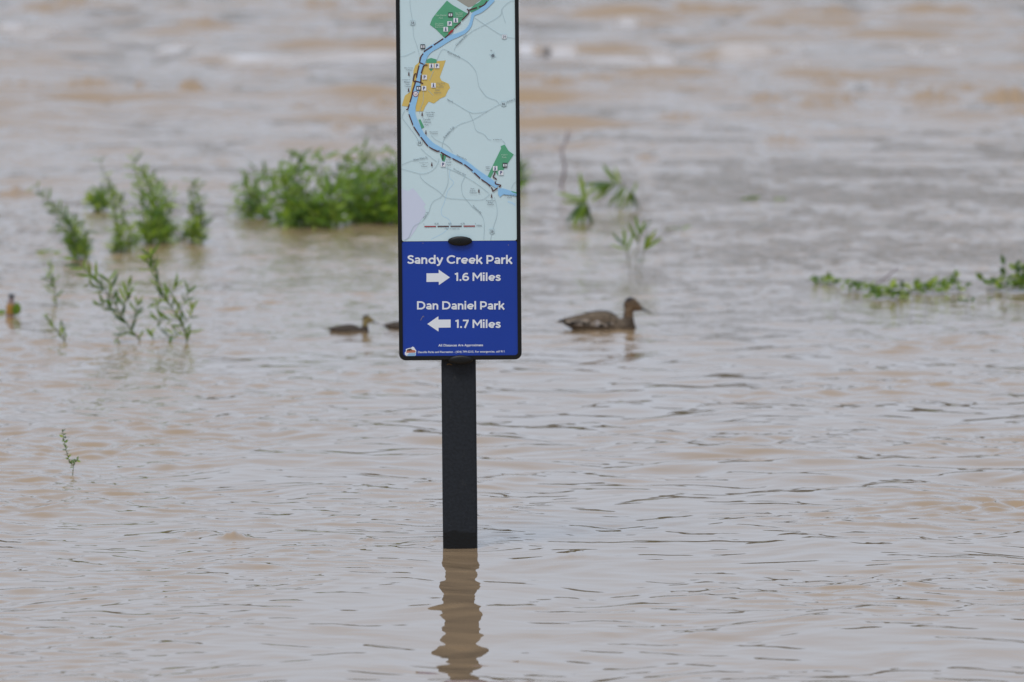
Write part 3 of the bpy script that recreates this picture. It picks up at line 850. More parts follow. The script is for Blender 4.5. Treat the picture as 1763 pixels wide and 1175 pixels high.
bp_ = blue_panel
bold_line('Sandy Creek Park', 791.6, 454.6, 181, 15.0, bp_)
bold_line('1.6 Miles', 822.3, 484.0, 79.5, 14.2, bp_)
bold_line('Dan Daniel Park', 793.2, 533.2, 151, 14.2, bp_)
bold_line('1.7 Miles', 822.8, 564.9, 78.5, 14.2, bp_)
lettering('All Distances Are Approximate', 793.2, 596.6, 77, 1, M_WHITE, bp_, .02, 0, 'lettering')
lettering('Danville Parks and Recreation - (434) 799-5215. For emergencies, call 911', 794, 607.6, 149, 1, M_WHITE, bp_, .015, 0, 'lettering')
print_poly('arrow', [(734.3, 471.0), (755.3, 470.8), (755.3, 464.6), (774.6, 477.9), (755.6, 491.2), (755.4, 485.5), (734.3, 485.8)], 1, M_WHITE, bp_)
print_poly('arrow', [(735.6, 558.2), (754.7, 544.9), (754.9, 550.7), (775.8, 550.5), (775.8, 564.3), (755.0, 564.6), (755.0, 571.2)], 1, M_WHITE, bp_)
M_CHIP = plain('chipped_white', (0.75, 0.78, 0.8), 0.6)
print_poly('chip', [(827, 613.5), (829, 612.7), (831.5, 614), (833, 616), (832, 617.4), (829, 617), (827.3, 615.5)], 1, M_CHIP, bp_)
M_SCR = plain('scratch_grey', (0.22, 0.2, 0.24), 0.7)
print_lines('scratch', [[(724.2, 552), (725.6, 549), (728.5, 544.5), (730, 546.5)]], .9, 1, M_SCR, bp_)
print_poly('chip', [(874.5, 421.5), (875.9, 421.3), (876.1, 422.8), (874.8, 423)], 1, M_SCR, bp_)
print_poly('chip', [(727.3, 418.6), (728.6, 418.3), (729, 419.6), (727.6, 419.9)], 1, M_SCR, bp_)
# round park emblem: bridge and buildings over a river
print_poly('emblem_ground', [(697, 611), (696.8, 607.5), (699, 605), (698.6, 601.5), (704, 599.6), (708, 599.2), (710, 597), (713, 598.2), (714.5, 601), (716.8, 604), (716, 608.5), (716, 612), (712.5, 614.2), (706, 614.6), (700, 613.3)], 1, M_WHITE, bp_)
print_poly('emblem_river', [(700.5, 612.6), (704, 608.5), (715.6, 608), (715.2, 611.8), (712, 613.6), (706, 614)], 2, plain('emblem_blue', (.30, .52, .80), .4), bp_)
print_poly('emblem_bridge', [(699.5, 607.6), (700, 604), (704, 602), (708, 602), (714.5, 603.5), (715.8, 605.8), (714, 607.4), (705, 607.6)], 2, plain('emblem_red', (.50, .19, .13), .4), bp_)
print_poly('emblem_mill', [(700, 604.6), (701, 602.2), (704.5, 600.9), (708.3, 600.6), (709, 604.2), (706.5, 603.2), (705, 605), (702.5, 603.6)], 3, plain('emblem_brown', (.09, .05, .04), .4), bp_)
# scuffed residue under the lower cap
print_poly('scuff', [(768.5, 629.6), (770, 627.3), (773, 626.6), (776, 627.3), (779, 629), (777, 630), (773, 628.8), (770.5, 629.8)], -50, plain('rust_residue', (.10, .06, .02), .8), post, True)

# ------------------------------------------------------------------ ducks
def duck_skin():
    m, n, l, b = new_mat('duck_plumage')
    at = n.new('ShaderNodeAttribute'); at.attribute_name = 'plume'
    pt = n.new('ShaderNodeAttribute'); pt.attribute_name = 'mottle'
    tc = n.new('ShaderNodeTexCoord')
    mp_ = n.new('ShaderNodeMapping'); mp_.inputs['Scale'].default_value = (12, 24, 30)
    l.new(tc.outputs['Object'], mp_.inputs['Vector'])
    vo = n.new('ShaderNodeTexVoronoi'); vo.feature = 'DISTANCE_TO_EDGE'
    l.new(mp_.outputs[0], vo.inputs['Vector'])
    mr = n.new('ShaderNodeMapRange'); mr.inputs['From Min'].default_value = 0.02; mr.inputs['From Max'].default_value = 0.20
    mr.inputs['To Min'].default_value = 1; mr.inputs['To Max'].default_value = 0
    l.new(vo.outputs['Distance'], mr.inputs['Value'])
    mu = n.new('ShaderNodeMath'); mu.operation = 'MULTIPLY'
    l.new(mr.outputs['Result'], mu.inputs[0]); l.new(pt.outputs['Fac'], mu.inputs[1])
    mx = n.new('ShaderNodeMix'); mx.data_type = 'RGBA'
    l.new(mu.outputs[0], mx.inputs['Factor']); l.new(at.outputs['Color'], mx.inputs['A'])
    mx.inputs['B'].default_value = (0.27, 0.21, 0.15, 1)
    l.new(mx.outputs['Result'], b.inputs['Base Color'])
    b.inputs['Roughness'].default_value = 0.75
    b.inputs['Specular IOR Level'].default_value = 0.2
    return m
M_DUCK = duck_skin()
M_BILL = plain('bill_dark', (0.055, 0.055, 0.05), 0.4)
M_EYE = plain('eye_black', (0.004, 0.004, 0.004), 0.15)
def wing_mat():
    m, n, l, b = new_mat('wing_plumage')
    tc = n.new('ShaderNodeTexCoord')
    mp_ = n.new('ShaderNodeMapping'); mp_.inputs['Scale'].default_value = (10, 20, 26); mp_.inputs['Rotation'].default_value = (0, .35, 0)
    l.new(tc.outputs['Object'], mp_.inputs['Vector'])
    vo = n.new('ShaderNodeTexVoronoi'); vo.feature = 'DISTANCE_TO_EDGE'
    l.new(mp_.outputs[0], vo.inputs['Vector'])
    mr = n.new('ShaderNodeMapRange'); mr.inputs['From Min'].default_value = 0.03; mr.inputs['From Max'].default_value = 0.20
    l.new(vo.outputs['Distance'], mr.inputs['Value'])
    mx = n.new('ShaderNodeMix'); mx.data_type = 'RGBA'
    l.new(mr.outputs['Result'], mx.inputs['Factor'])
    mx.inputs['A'].default_value = (0.29, 0.225, 0.16, 1); mx.inputs['B'].default_value = (0.012, 0.010, 0.009, 1)
    l.new(mx.outputs['Result'], b.inputs['Base Color'])
    b.inputs['Roughness'].default_value = 0.75
    b.inputs['Specular IOR Level'].default_value = 0.2
    return m
M_WING = wing_mat()
M_SPEC = plain('feather_white', (0.62, 0.58, 0.56), 0.7)
M_TAIL = plain('tail_buff', (0.36, 0.31, 0.26), 0.7, 0.4, 50)

def duck_body_mesh(young):
    """one continuous skin: body, neck and head lofted, then fused"""
    S_ = 2203.0
    def zx(a): return (a - 780) / S_
    def zz(a): return (600 - a) / S_
    V, F = [], []
    def loft(secs, n=20):
        base = len(V)
        for (c, ax, ra, bx, rb) in secs:
            for k in range(n):
                an = 2 * math.pi * k / n
                V.append(c + ax * (ra * math.cos(an)) + bx * (rb * math.sin(an)))
        for i in range(len(secs) - 1):
            for k in range(n):
                F.append((base + i * n + k, base + i * n + (k + 1) % n, base + (i + 1) * n + (k + 1) % n, base + (i + 1) * n + k))
        F.append(tuple(base + k for k in reversed(range(n))))
        F.append(tuple(base + (len(secs) - 1) * n + k for k in range(n)))
    UY, UZ = Vector((0, 1, 0)), Vector((0, 0, 1))
    prof = [(300, 545, 566, .012), (360, 500, 596, .034), (450, 474, 640, .056), (600, 428, 690, .080), (720, 402, 710, .091), (830, 392, 715, .095), (930, 414, 712, .090),
            (1030, 462, 700, .074), (1110, 482, 680, .058), (1180, 500, 655, .042), (1235, 530, 630, .026), (1262, 562, 605, .010)]
    secs = []
    kz = 0.86 if young else 1.0
    for a, t, bt, w in prof:
        zt_, zb_ = zz(t) * kz, zz(bt)
        secs.append((Vector((zx(a), 0, (zt_ + zb_) / 2)), UY, w, UZ, (zt_ - zb_) / 2))
    loft(secs)
    hs = 1.14 if young else 1.07
    neck = [((1150, 600), .038, .040), ((1158, 540), .040, .040), ((1156, 480), .0350, .033), ((1156, 430), .0305, .028), ((1162, 385), .0300, .028), ((1175, 345), .033, .0285)]
    secs = []
    for i, ((a, z), rx, ry) in enumerate(neck):
        secs.append((Vector((zx(a), 0, zz(z))), Vector((1, 0, 0.12)).normalized(), rx, UY, ry))
    loft(secs, 16)
    hd = [(1098, 300, .008, .010), (1112, 292, .022, .016), (1145, 284, .034, .0225), (1190, 284, .0385, .0255), (1240, 296, .034, .024), (1280, 312, .0255, .0185), (1312, 328, .016, .012), (1325, 334, .010, .009)]
    secs = []
    for a, z, rz, ry in hd:
        secs.append((Vector((zx(1180) + (zx(a) - zx(1180)) * hs, 0, zz(284) + (zz(z) - zz(284)) * hs)), UY, ry * hs, UZ, rz * hs))
    loft(secs, 16)
    me = mesh_py('duck_raw', V, F)
    tmp = bpy.data.objects.new('duck_raw', me); COL.objects.link(tmp)
    md = tmp.modifiers.new('r', 'REMESH'); md.mode = 'VOXEL'; md.voxel_size = 0.0042
    sm = tmp.modifiers.new('s', 'SMOOTH'); sm.iterations = 7; sm.factor = 0.5
    dg = bpy.context.evaluated_depsgraph_get()
    out = bpy.data.meshes.new_from_object(tmp.evaluated_get(dg))
    bpy.data.objects.remove(tmp); bpy.data.meshes.remove(me)
    n = len(out.vertices)
    co = np.zeros(n * 3, dtype=np.float32); out.vertices.foreach_get('co', co); co = co.reshape(-1, 3)
    x, y, z = co[:, 0], co[:, 1], co[:, 2]
    col = np.zeros((n, 4), dtype=np.float32); col[:, 3] = 1
    mot = np.ones(n, dtype=np.float32)
    def sstep(a, b, t):
        t = np.clip((t - a) / (b - a), 0, 1); return t * t * (3 - 2 * t)
    col[:, :3] = (0.036, 0.030, 0.027) if young else (0.026, 0.021, 0.017)   # brown back and flanks
    if young: mot *= .3
    breast = (.5 if young else 1) * sstep(zx(1050), zx(1180), x)[:, None]
    col[:, :3] = col[:, :3] * (1 - breast) + np.array((0.034, 0.025, 0.019)) * breast
    headm = (z > zz(470) + 0.25 * (zx(1156) - x)) & (x > zx(1085))
    cheek = np.array((0.15, 0.10, 0.06)) if not young else np.array((0.25, 0.20, 0.085))
    hz = (z - zz(284)) / hs
    w = sstep(zz(480), zz(420), z) * headm
    col[:, :3] = col[:, :3] * (1 - w[:, None]) + cheek * w[:, None]
    crown = (sstep(.014, .024, hz + 0.22 * (zx(1190) - x)) * headm)[:, None]
    col[:, :3] = col[:, :3] * (1 - crown) + np.array((0.022, 0.022, 0.026)) * crown
    nape = (sstep(zx(1125), zx(1100), x) * headm)[:, None]
    col[:, :3] = col[:, :3] * (1 - nape) + np.array((0.03, 0.03, 0.032)) * nape
    stripe = (np.exp(-((hz - .006 + 0.10 * (x - zx(1230))) / .0045) ** 2) * (x > zx(1130)) * headm * .75)[:, None]
    col[:, :3] = col[:, :3] * (1 - stripe) + np.array((0.028, 0.024, 0.022)) * stripe
    mot *= 1 - 0.9 * w
    mot *= 1 - 0.6 * breast[:, 0]
    a = out.attributes.new('plume', 'FLOAT_COLOR', 'POINT'); a.data.foreach_set('color', col.ravel())
    a = out.attributes.new('mottle', 'FLOAT', 'POINT'); a.data.foreach_set('value', mot)
    return out

def bill_mesh(hs):
    S_ = 2203.0
    V, F = [], []
    secs = [(1300, 322, .0125, .0105), (1325, 334, .0100, .0105), (1355, 350, .0072, .0100), (1395, 366, .0050, .0112), (1430, 376, .0034, .0110), (1450, 380, .0014, .0060)]
    n = 12
    for a, z, rz, ry in secs:
        cx = (1180 - 780) / S_ + (a - 1180) / S_ * hs; cz = (600 - 284) / S_ + (284 - z) / S_ * hs
        for k in range(n):
            an = 2 * math.pi * k / n
            V.append((cx, ry * hs * math.cos(an), cz + rz * hs * math.sin(an)))
    for i in range(len(secs) - 1):
        for k in range(n):
            F.append((i * n + k, i * n + (k + 1) % n, (i + 1) * n + (k + 1) % n, (i + 1) * n + k))
    F.append(tuple(reversed(range(n)))); F.append(tuple((len(secs) - 1) * n + k for k in range(n)))
    return mesh_py('bill', V, F)
def eye_mesh(hs, sg):
    bm = bmesh.new()
    bmesh.ops.create_uvsphere(bm, u_segments=10, v_segments=6, radius=.0042 * hs)
    S_ = 2203.0
    bmesh.ops.translate(bm, vec=((1180 - 780) / S_ + (1242 - 1180) / S_ * hs, sg * .0205 * hs, (600 - 284) / S_ - (276 - 284) / S_ * hs), verts=bm.verts[:])
    return mesh_bm('eye', bm)
def wing_mesh(sg):
    """folded wing: coverts over long primaries that end in a point above the tail"""
    S_ = 2203.0
    V, F = [], []
    spine = [(1010, 500, .020, .074), (940, 486, .034, .083), (840, 480, .042, .090), (730, 484, .041, .088), (600, 492, .034, .076), (480, 500, .022, .058), (380, 502, .012, .036), (300, 500, .004, .020)]
    n = 10
    for a, z, hh, yy in spine:
        cx, cz = (a - 780) / S_, (600 - z) / S_
        for k in range(n):
            an = math.pi * (k / (n - 1))
            V.append((cx, sg * (yy * (.80 + .24 * math.sin(an)) - .001), cz + hh * math.cos(an)))
    for i in range(len(spine) - 1):
        for k in range(n - 1):
            F.append((i * n + k, i * n + k + 1, (i + 1) * n + k + 1, (i + 1) * n + k))
    me = mesh_py('wing', V, F)
    return me
def feather_mesh(points, hw, th=.0015):
    """flat feather along a few points, with thickness"""
    V, F = [], []
    n = len(points)
    for i, p in enumerate(points):
        w = hw * math.sin(math.pi * min(.92, .25 + .7 * i / (n - 1))) ** .6
        for dz in (th, -th):
            for s in (-1, 1):
                V.append((p[0], p[1], p[2] + s * w + (0 if s else 0)))
                V[-1] = (p[0], p[1] + dz, p[2] + s * w)
    for i in range(n - 1):
        a, b = 4 * i, 4 * (i + 1)
        F += [(a, a + 1, b + 1, b), (a + 2, b + 2, b + 3, a + 3), (a, b, b + 2, a + 2), (a + 1, a + 3, b + 3, b + 1)]
    F += [(0, 2, 3, 1), (4 * n - 4, 4 * n - 3, 4 * n - 1, 4 * n - 2)]
    return mesh_py('feather', V, F)
def tail_mesh():
    V, F = [], []
    S_ = 2203.0
    for j in range(7):
        an = R(-30 + 10 * j)
        a0 = Vector(((355 - 780) / S_, .018 * math.sin(an) * 2, .022))
        d = Vector((-math.cos(an), math.sin(an), .06 - .05 * abs(math.sin(an)))).normalized()
        L_ = .088 - .012 * abs(j - 3)
        side = Vector((d.y, -d.x, 0)).normalized()
        s = len(V)
        for t, w in ((0, .006), (.5, .010), (.85, .008), (1.0, .002)):
            p = a0 + d * (L_ * t) + Vector((0, 0, .0008 * j))
            for q in (-1, 1):
                V.append(p + side * (q * w) + Vector((0, 0, .001))); V.append(p + side * (q * w) - Vector((0, 0, .001)))
        for i in range(3):
            a, b = s + 4 * i, s + 4 * i + 4
            F += [(a, b, b + 2, a + 2), (a + 1, a + 3, b + 3, b + 1), (a, a + 1, b + 1, b), (a + 2, b + 2, b + 3, a + 3)]
    return mesh_py('tail', V, F)

def make_duck(young, label, cat, name):
    hs = 1.14 if young else 1.07
    d = link(name, duck_body_mesh(young), M_DUCK, None, True)
    tag(d, label, cat)
    link('bill', bill_mesh(hs), M_BILL, d, True)
    for sg in (-1, 1): link('eye', eye_mesh(hs, sg), M_EYE, d, True)
    if not young:
        for sg in (-1, 1):
            w = link('wing', wing_mesh(sg), M_WING, d, True)
            S_ = 2203.0
            # pale edged feathers laid along the wing
            q = random.Random(3)
            for i in range(16):
                a = 980 - 40 * i + q.uniform(-8, 8); z = 520 + q.uniform(-34, 40) * (1 - .5 * i / 16)
                yy = .094 * (1 - ((a - 800) / 640.0) ** 2 * .8)
                x0, z0 = (a - 780) / S_, (600 - z) / S_
                Lf = q.uniform(.05, .075)
                pts = [(x0 - Lf * t, sg * (yy + .0045 - .012 * t * t * (1 if a > 700 else 2.2)), z0 - .004 * t) for t in (0, .35, .7, 1)]
                f = link('feather', feather_mesh(pts, .0065), M_TAIL if i % 2 == 0 else M_EYE, w)
            pts = [((760 - 780) / S_ - .03 * t + .012, sg * (.0985 - .004 * t), (600 - 524) / S_ - .006 * t) for t in (0, .35, .7, 1)]
            link('wing_bar', feather_mesh(pts, .015), M_SPEC, w)
        link('tail', tail_mesh(), M_TAIL, d)
    else:
        t = tail_mesh(); t.transform(Matrix.Scale(.8, 4)); t.transform(Matrix.Translation((-.05, 0, .0)))
        link('tail', t, M_WING, d)
    return d

wp = P0(1032, 566)
hen = make_duck(False, 'mottled brown mother duck swimming to the right of the sign post', 'duck', 'mallard_hen')
hen.location = (wp.x, wp.y, 0.004); hen.scale = (.965, 1.0, 1.0)
hen.rotation_euler = (R(0.5), R(1.2), R(-4))
dk = make_duck(True, 'half grown duckling swimming out in the open, left of the sign', 'duckling', 'duckling')
ds = 0.545
wp = P0(600, 572)
dk.location = (wp.x, wp.y, 0.002); dk.scale = (ds,) * 3
dk.rotation_euler = (0, R(2.0), R(-3))
def copy_tree(o, parent=None):
    c = o.copy(); COL.objects.link(c)
    if parent:
        c.parent = parent
        c.matrix_parent_inverse = o.matrix_parent_inverse.copy()
    for ch in list(o.children): copy_tree(ch, c)
    return c
dk2 = copy_tree(dk)
wp = P0(694, 566)
dk2.location = (wp.x, wp.y, 0.003)
dk2['label'] = 'duckling hidden behind the blue sign panel with only its tail showing'
for o in (dk, dk2): o['group'] = 'ducklings following the mother duck'

# ------------------------------------------------------------------ plants
def leaf_mesh(kind, mat):
    """one leaf along +X, unit length, mid rib sunk and tip curling down"""
    st = {'willow': [(0, .006), (.12, .05), (.35, .085), (.6, .075), (.82, .042), (1, .003)],
          'broad': [(0, .01), (.1, .12), (.3, .24), (.55, .26), (.8, .15), (1, .004)],
          'thicket': [(0, .012), (.2, .045), (.45, .06), (.7, .048), (.88, .025), (1, .002)],
          'blade': [(0, .012), (.2, .045), (.45, .06), (.7, .048), (.88, .025), (1, .002)]}[kind]
    V, F = [], []
    for t, w in st:
        z = -0.16 * t * t + .03 * math.sin(t * 9)
        V += [(t, -w, z + w * .35), (t, 0, z), (t, w, z + w * .35)]
    for i in range(len(st) - 1):
        a, b = 3 * i, 3 * i + 3
        F += [(a, b, b + 1, a + 1), (a + 1, b + 1, b + 2, a + 2)]
    me = mesh_py(kind + '_leaf', V, F)
    me.materials.append(mat)
    me.polygons.foreach_set('use_smooth', [True] * len(me.polygons))
    return me
LEAF = {(k, i): leaf_mesh(k, (M_THICK if k == 'thicket' else M_LEAF)[i]) for k in ('willow', 'broad', 'blade', 'thicket') for i in range(3)}

def leaf_matrix(p, d, up, length, width=1.0):
    x = d.normalized()
    y = up.cross(x)
    if y.length < 1e-4: y = Vector((0, 1, 0)).cross(x)
    y.normalize()
    z = x.cross(y)
    m = Matrix(((x.x * length, y.x * length * width, z.x * length, p.x), (x.y * length, y.y * length * width, z.y * length, p.y),
                (x.z * length, y.z * length * width, z.z * length, p.z), (0, 0, 0, 1)))
    return m

class Plant:
    def __init__(self, name, label, cat, base, group=None, seed=0):
        self.q = random.Random(seed * 77 + 5)
        self.b = P0(*base)
        self.d = self.b.y
        self.m = 1.0 / pxm(self.d)            # metres per photograph pixel here
        self.root = empty(name, self.b)
        tag(self.root, label, cat, group)
        self.leaves = []                      # (matrix, kind, shade)
        self.stems = []
    def pt(self, px, py, dy=0.0):
        return P(px, py, self.d + dy) - self.b
    def stem(self, pts, r0=2.0, r1=0.7, bulge=0.0, name='stem', mat=None, dip=True):
        q = self.q
        amp = 14 * self.m
        y0 = bulge * self.m; y = y0
        v = []
        for i, (a, b) in enumerate(pts):
            v.append(self.pt(a, b, y)); y += q.uniform(-.5, .5) * amp
        if dip:
            v.insert(0, v[0] + ((v[0] - v[1]).normalized() + Vector((0, 0, -.6))).normalized() * .14)
        c = catmull(v, 5)
        n = len(c)
        rad = [(r0 + (r1 - r0) * i / (n - 1)) * self.m / 2 for i in range(n)]
        V, F = tube(c, rad, 6)
        link(name, mesh_py(name, V, F), mat or M_STEM, self.root, True)
        self.stems.append(c)
        return c
    def leaf(self, p, d, length_px, kind='willow', shade=None, width=1.0):
        q = self.q
        up = Vector((q.gauss(0, .45), q.gauss(-.9, .5), .75)).normalized()
        sh = shade if shade is not None else q.choices((0, 1, 2), (5, 3, 3))[0]
        self.leaves.append((leaf_matrix(p, d, up, length_px * self.m, width), kind, sh))
    def dress(self, c, n, length, kind='willow', start=.12, spread=.8, lift=.35, jit=.35, shade=None, width=1.0):
        """alternate leaves along a stem curve"""
        q = self.q
        N = len(c)
        for i in range(n):
            t = start + (1 - start) * (i + q.uniform(0, .8)) / n
            f = min(.999, t) * (N - 1); k = int(f)
            p = c[k].lerp(c[min(k + 1, N - 1)], f - k)
            if p.z + self.b.z < 0.004: continue
            tg = (c[min(k + 1, N - 1)] - c[max(k - 1, 0)]).normalized()
            an = i * 2.4 + q.uniform(-.5, .5)
            s = tg.cross(Vector((0, 1, .1))).normalized(); bb = tg.cross(s)
            out = s * math.cos(an) + bb * math.sin(an) * .8
            d = tg * (1 - spread * .5) + out * spread + Vector((0, 0, lift)) + Vector((q.gauss(0, jit), q.gauss(0, jit), q.gauss(0, jit))) * .6
            self.leaf(p, d, length * q.uniform(.6, 1.15) * (1.0 - .35 * max(0, t - .6)), kind, shade, width)
    def done(self, single=True, name='leaf'):
        if single:
            for mtx, kind, sh in self.leaves:
                o = bpy.data.objects.new(name, LEAF[(kind, sh)])
                COL.objects.link(o)
                o.parent = self.root
                o.matrix_basis = mtx
        elif self.leaves:
            vs, fs, mi = [], [], []
            off = 0
            me = bpy.data.meshes.new('foliage')
            for mtx, kind, sh in self.leaves:
                src = LEAF[(kind, sh)]
                vs += [mtx @ v.co for v in src.vertices]
                for p in src.polygons:
                    fs.append(tuple(off + k for k in p.vertices)); mi.append(sh)
                off += len(src.vertices)
            me.from_pydata([tuple(v) for v in vs], [], fs)
            for m_ in (M_THICK if self.leaves[0][1] == 'thicket' else M_LEAF): me.materials.append(m_)
            me.polygons.foreach_set('material_index', mi)
            me.update()
            o = link('foliage', me, None, self.root, True)
            o['kind'] = 'stuff'
        return self.root

G_SH = 'leafy shrubs standing in the floodwater'
def shrub(label, base, tips, n_leaf, leaf_px, seed, kind='willow', spread_base=20, group=G_SH, cat='shrub', name='willow_shrub', arch=0.0, width=1.0, lift=.15, spread=.9, start=.12):
    p = Plant(name, label, cat, base, group, seed)
    q = p.q
    for (tx, ty) in tips:
        bx = base[0] + q.uniform(-1, 1) * spread_base; by = base[1] + q.uniform(-3, 2)
        mx = bx + (tx - bx) * .42 + q.uniform(-6, 6); my = by + (ty - by) * (.55 + arch)
        c = p.stem([(bx, by), (mx, my), (tx, ty)], 2.6, .8, q.uniform(-70, 70))
        p.dress(c, n_leaf, leaf_px, kind, start, spread, lift, .4, None, width)
    return p.done(False)

q0 = random.Random(9)
def tipset(n, x0, x1, yt, yb, seed):
    """tips under an uneven outline: yt(x) top, yb lowest"""
    q = random.Random(seed); out = []
    for i in range(n):
        x = x0 + (x1 - x0) * (i + q.random()) / n
        out.append((x, yt(x) + (yb - yt(x)) * q.random() ** 1.7))
    return out
shrub('small low green shrub at the left end of the big willow thicket', (440, 376), tipset(13, 402, 478, lambda x: 318 - 26 * math.sin((x - 400) / 26), 372, 1), 14, 30, 1, 'thicket', 20, width=1.6, lift=.0)
shrub('widest bright green willow shrub, bushy and tallest of the thicket', (535, 390), tipset(36, 452, 618, lambda x: 256 + 46 * abs(x - 540) / 80 + 12 * math.sin(x * .31), 385, 2), 18, 34, 2, 'thicket', 60, width=1.7, lift=.0)
shrub('dense dark green willow shrub partly hidden by the left edge of the map sign', (655, 384), tipset(40, 585, 730, lambda x: 262 + 10 * math.sin(x * .2) + .12 * abs(x - 650), 380, 3), 18, 34, 3, 'thicket', 56, width=1.7, lift=.0)
shrub('faint green willow shrub peeking out past the right edge of the map sign', (868, 330), tipset(14, 780, 906, lambda x: 272 + .2 * abs(x - 880), 325, 4), 16, 30, 4, 'thicket', 24, width=1.6)

shrub('bent willow clump leaning to the upper left, leftmost of the standing plants', (138, 444), [(58, 318), (70, 335), (92, 348), (100, 356), (112, 372), (96, 392), (118, 395), (134, 378), (148, 396), (150, 412), (112, 415), (128, 425), (146, 426)], 22, 25, 11, 'willow', 16, width=1.1)
shrub('thin open willow clump with a tall feathery tip left of the tallest clump', (214, 434), [(170, 272), (182, 300), (196, 322), (205, 330), (200, 356), (212, 372), (224, 390), (232, 424), (196, 424), (208, 404), (238, 414)], 22, 24, 12, 'willow', 16, width=1.0)
shrub('tallest dense green clump of the left hand plants, a narrow column', (268, 419), [(228, 268), (236, 284), (248, 292), (254, 306), (244, 318), (262, 318), (272, 310), (284, 326), (296, 334), (270, 340), (288, 352), (256, 350), (262, 372), (276, 376), (288, 386), (254, 396), (282, 404), (264, 400), (300, 398)], 28, 30, 13, 'thicket', 19, width=1.2)
shrub('short upright green clump beside the tallest one, rightmost of the left group', (334, 419), [(330, 308), (338, 322), (346, 338), (326, 350), (340, 356), (350, 370), (322, 388), (344, 392), (318, 404), (334, 398)], 19, 26, 14, 'willow', 14, width=1.1)
shrub('low dark leafy weed at the water line behind the feathery willow clump', (172, 364), [(152, 336), (162, 338), (176, 330), (190, 328), (182, 345), (158, 350), (168, 348)], 11, 22, 15, 'broad', 8, None, 'weed', 'broadleaf_weed', width=.8)

# front willow sprigs, leaf by leaf
G_SP = 'willow sprigs rising from the floodwater'
p = Plant('willow_sprig', 'long leafy willow sprig leaning left, rooted left of its twin below the left clumps', 'sprig', (243, 590), G_SP, 21)
for pts, n, L_ in (([(243, 590), (226, 568), (207, 540), (187, 506), (160, 478), (138, 456), (128, 444)], 26, 25), ([(207, 540), (217, 518), (222, 490)], 9, 24), ([(226, 566), (232, 540), (238, 520)], 6, 22),
                   ([(207, 545), (185, 530), (165, 522)], 7, 20), ([(187, 508), (172, 500), (150, 490)], 5, 18), ([(190, 512), (192, 495), (184, 480)], 5, 22), ([(232, 575), (212, 572), (198, 586)], 6, 18)):
    c = p.stem(pts, 3.4 if n > 20 else 1.8, .9, 0, 'stem', None, n > 20)
    p.dress(c, int(n * 1.25), L_ * 1.3, 'willow', .14 if n > 20 else .25, .8, .2, .4, None, 1.1)
p.done()
p = Plant('willow_sprig', 'bushy willow sprig with a forked top, rooted right of its twin below the left clumps', 'sprig', (322, 590), G_SP, 22)
for pts, n, L_ in (([(322, 590), (317, 568), (300, 538), (280, 504), (262, 470), (250, 446)], 26, 24), ([(280, 504), (272, 480), (262, 448), (258, 440)], 9, 24), ([(304, 545), (318, 520), (326, 500)], 8, 22),
                   ([(312, 562), (328, 545), (332, 528)], 6, 20), ([(290, 520), (272, 516), (264, 524)], 6, 18), ([(306, 552), (286, 550), (268, 552)], 7, 20), ([(318, 578), (302, 574), (284, 584)], 5, 22), ([(288, 518), (300, 500), (306, 488)], 6, 20)):
    c = p.stem(pts, 3.2 if n > 20 else 1.7, .9, 0, 'stem', None, n > 20)
    p.dress(c, int(n * 1.25), L_ * 1.3, 'willow', .14 if n > 20 else .25, .8, .2, .4, None, 1.1)
p.done()
p = Plant('willow_sprig', 'pale thin sprig with drooping leaves above the bare twin shoots at far left', 'sprig', (97, 526), G_SP, 23)
for pts, n in (([(97, 526), (94, 500), (88, 476), (84, 458)], 16), ([(94, 498), (88, 486), (76, 480)], 6)):
    c = p.stem(pts, 2.2, .7, 0, 'stem', None, n > 10); p.dress(c, n, 22, 'willow', .1, .8, .1, .3, None, 1.1)
p.done()
p = Plant('willow_sprig', 'two small bare shoots forming a V at far left near the water line', 'sprig', (112, 589), G_SP, 24)
for pts, n in (([(112, 589), (100, 572), (86, 556), (78, 546)], 7), ([(112, 589), (111, 574), (106, 558)], 5)):
    c = p.stem(pts, 2.8, 1.2, 0, 'stem'); p.dress(c, n + 2, 17, 'willow', .3, .4, .3, .15, None, 1.3)
p.done()
p = Plant('seedling', 'tiny green seedling with small round leaves alone in the near water at left', 'plant', (125, 818), None, 25)
c1 = p.stem([(125, 819), (126, 803), (119, 793), (114, 776), (110, 757), (108, 742)], 1.6, .8)
c2 = p.stem([(126, 803), (129, 795), (134, 792)], 1.3, .7, 0, 'stem', None, False)
p.dress(c1, 26, 8.5, 'broad', .3, .95, .1, .4, None, .9); p.dress(c2, 6, 8.5, 'broad', .2, .9, .1, .3)
p.done()
p = Plant('broad_leaf', 'single upright green leaf poking up between the two willow sprigs', 'leaf', (266, 590), None, 26)
c = p.stem([(266, 590), (262, 580), (256, 570)], 2, 1); p.leaf(c[-8], Vector((-.5, 0, .8)), 22, 'broad', 0, .7); p.leaf(c[-4], Vector((.5, .1, .7)), 14, 'broad', 1, .6)
p.done()

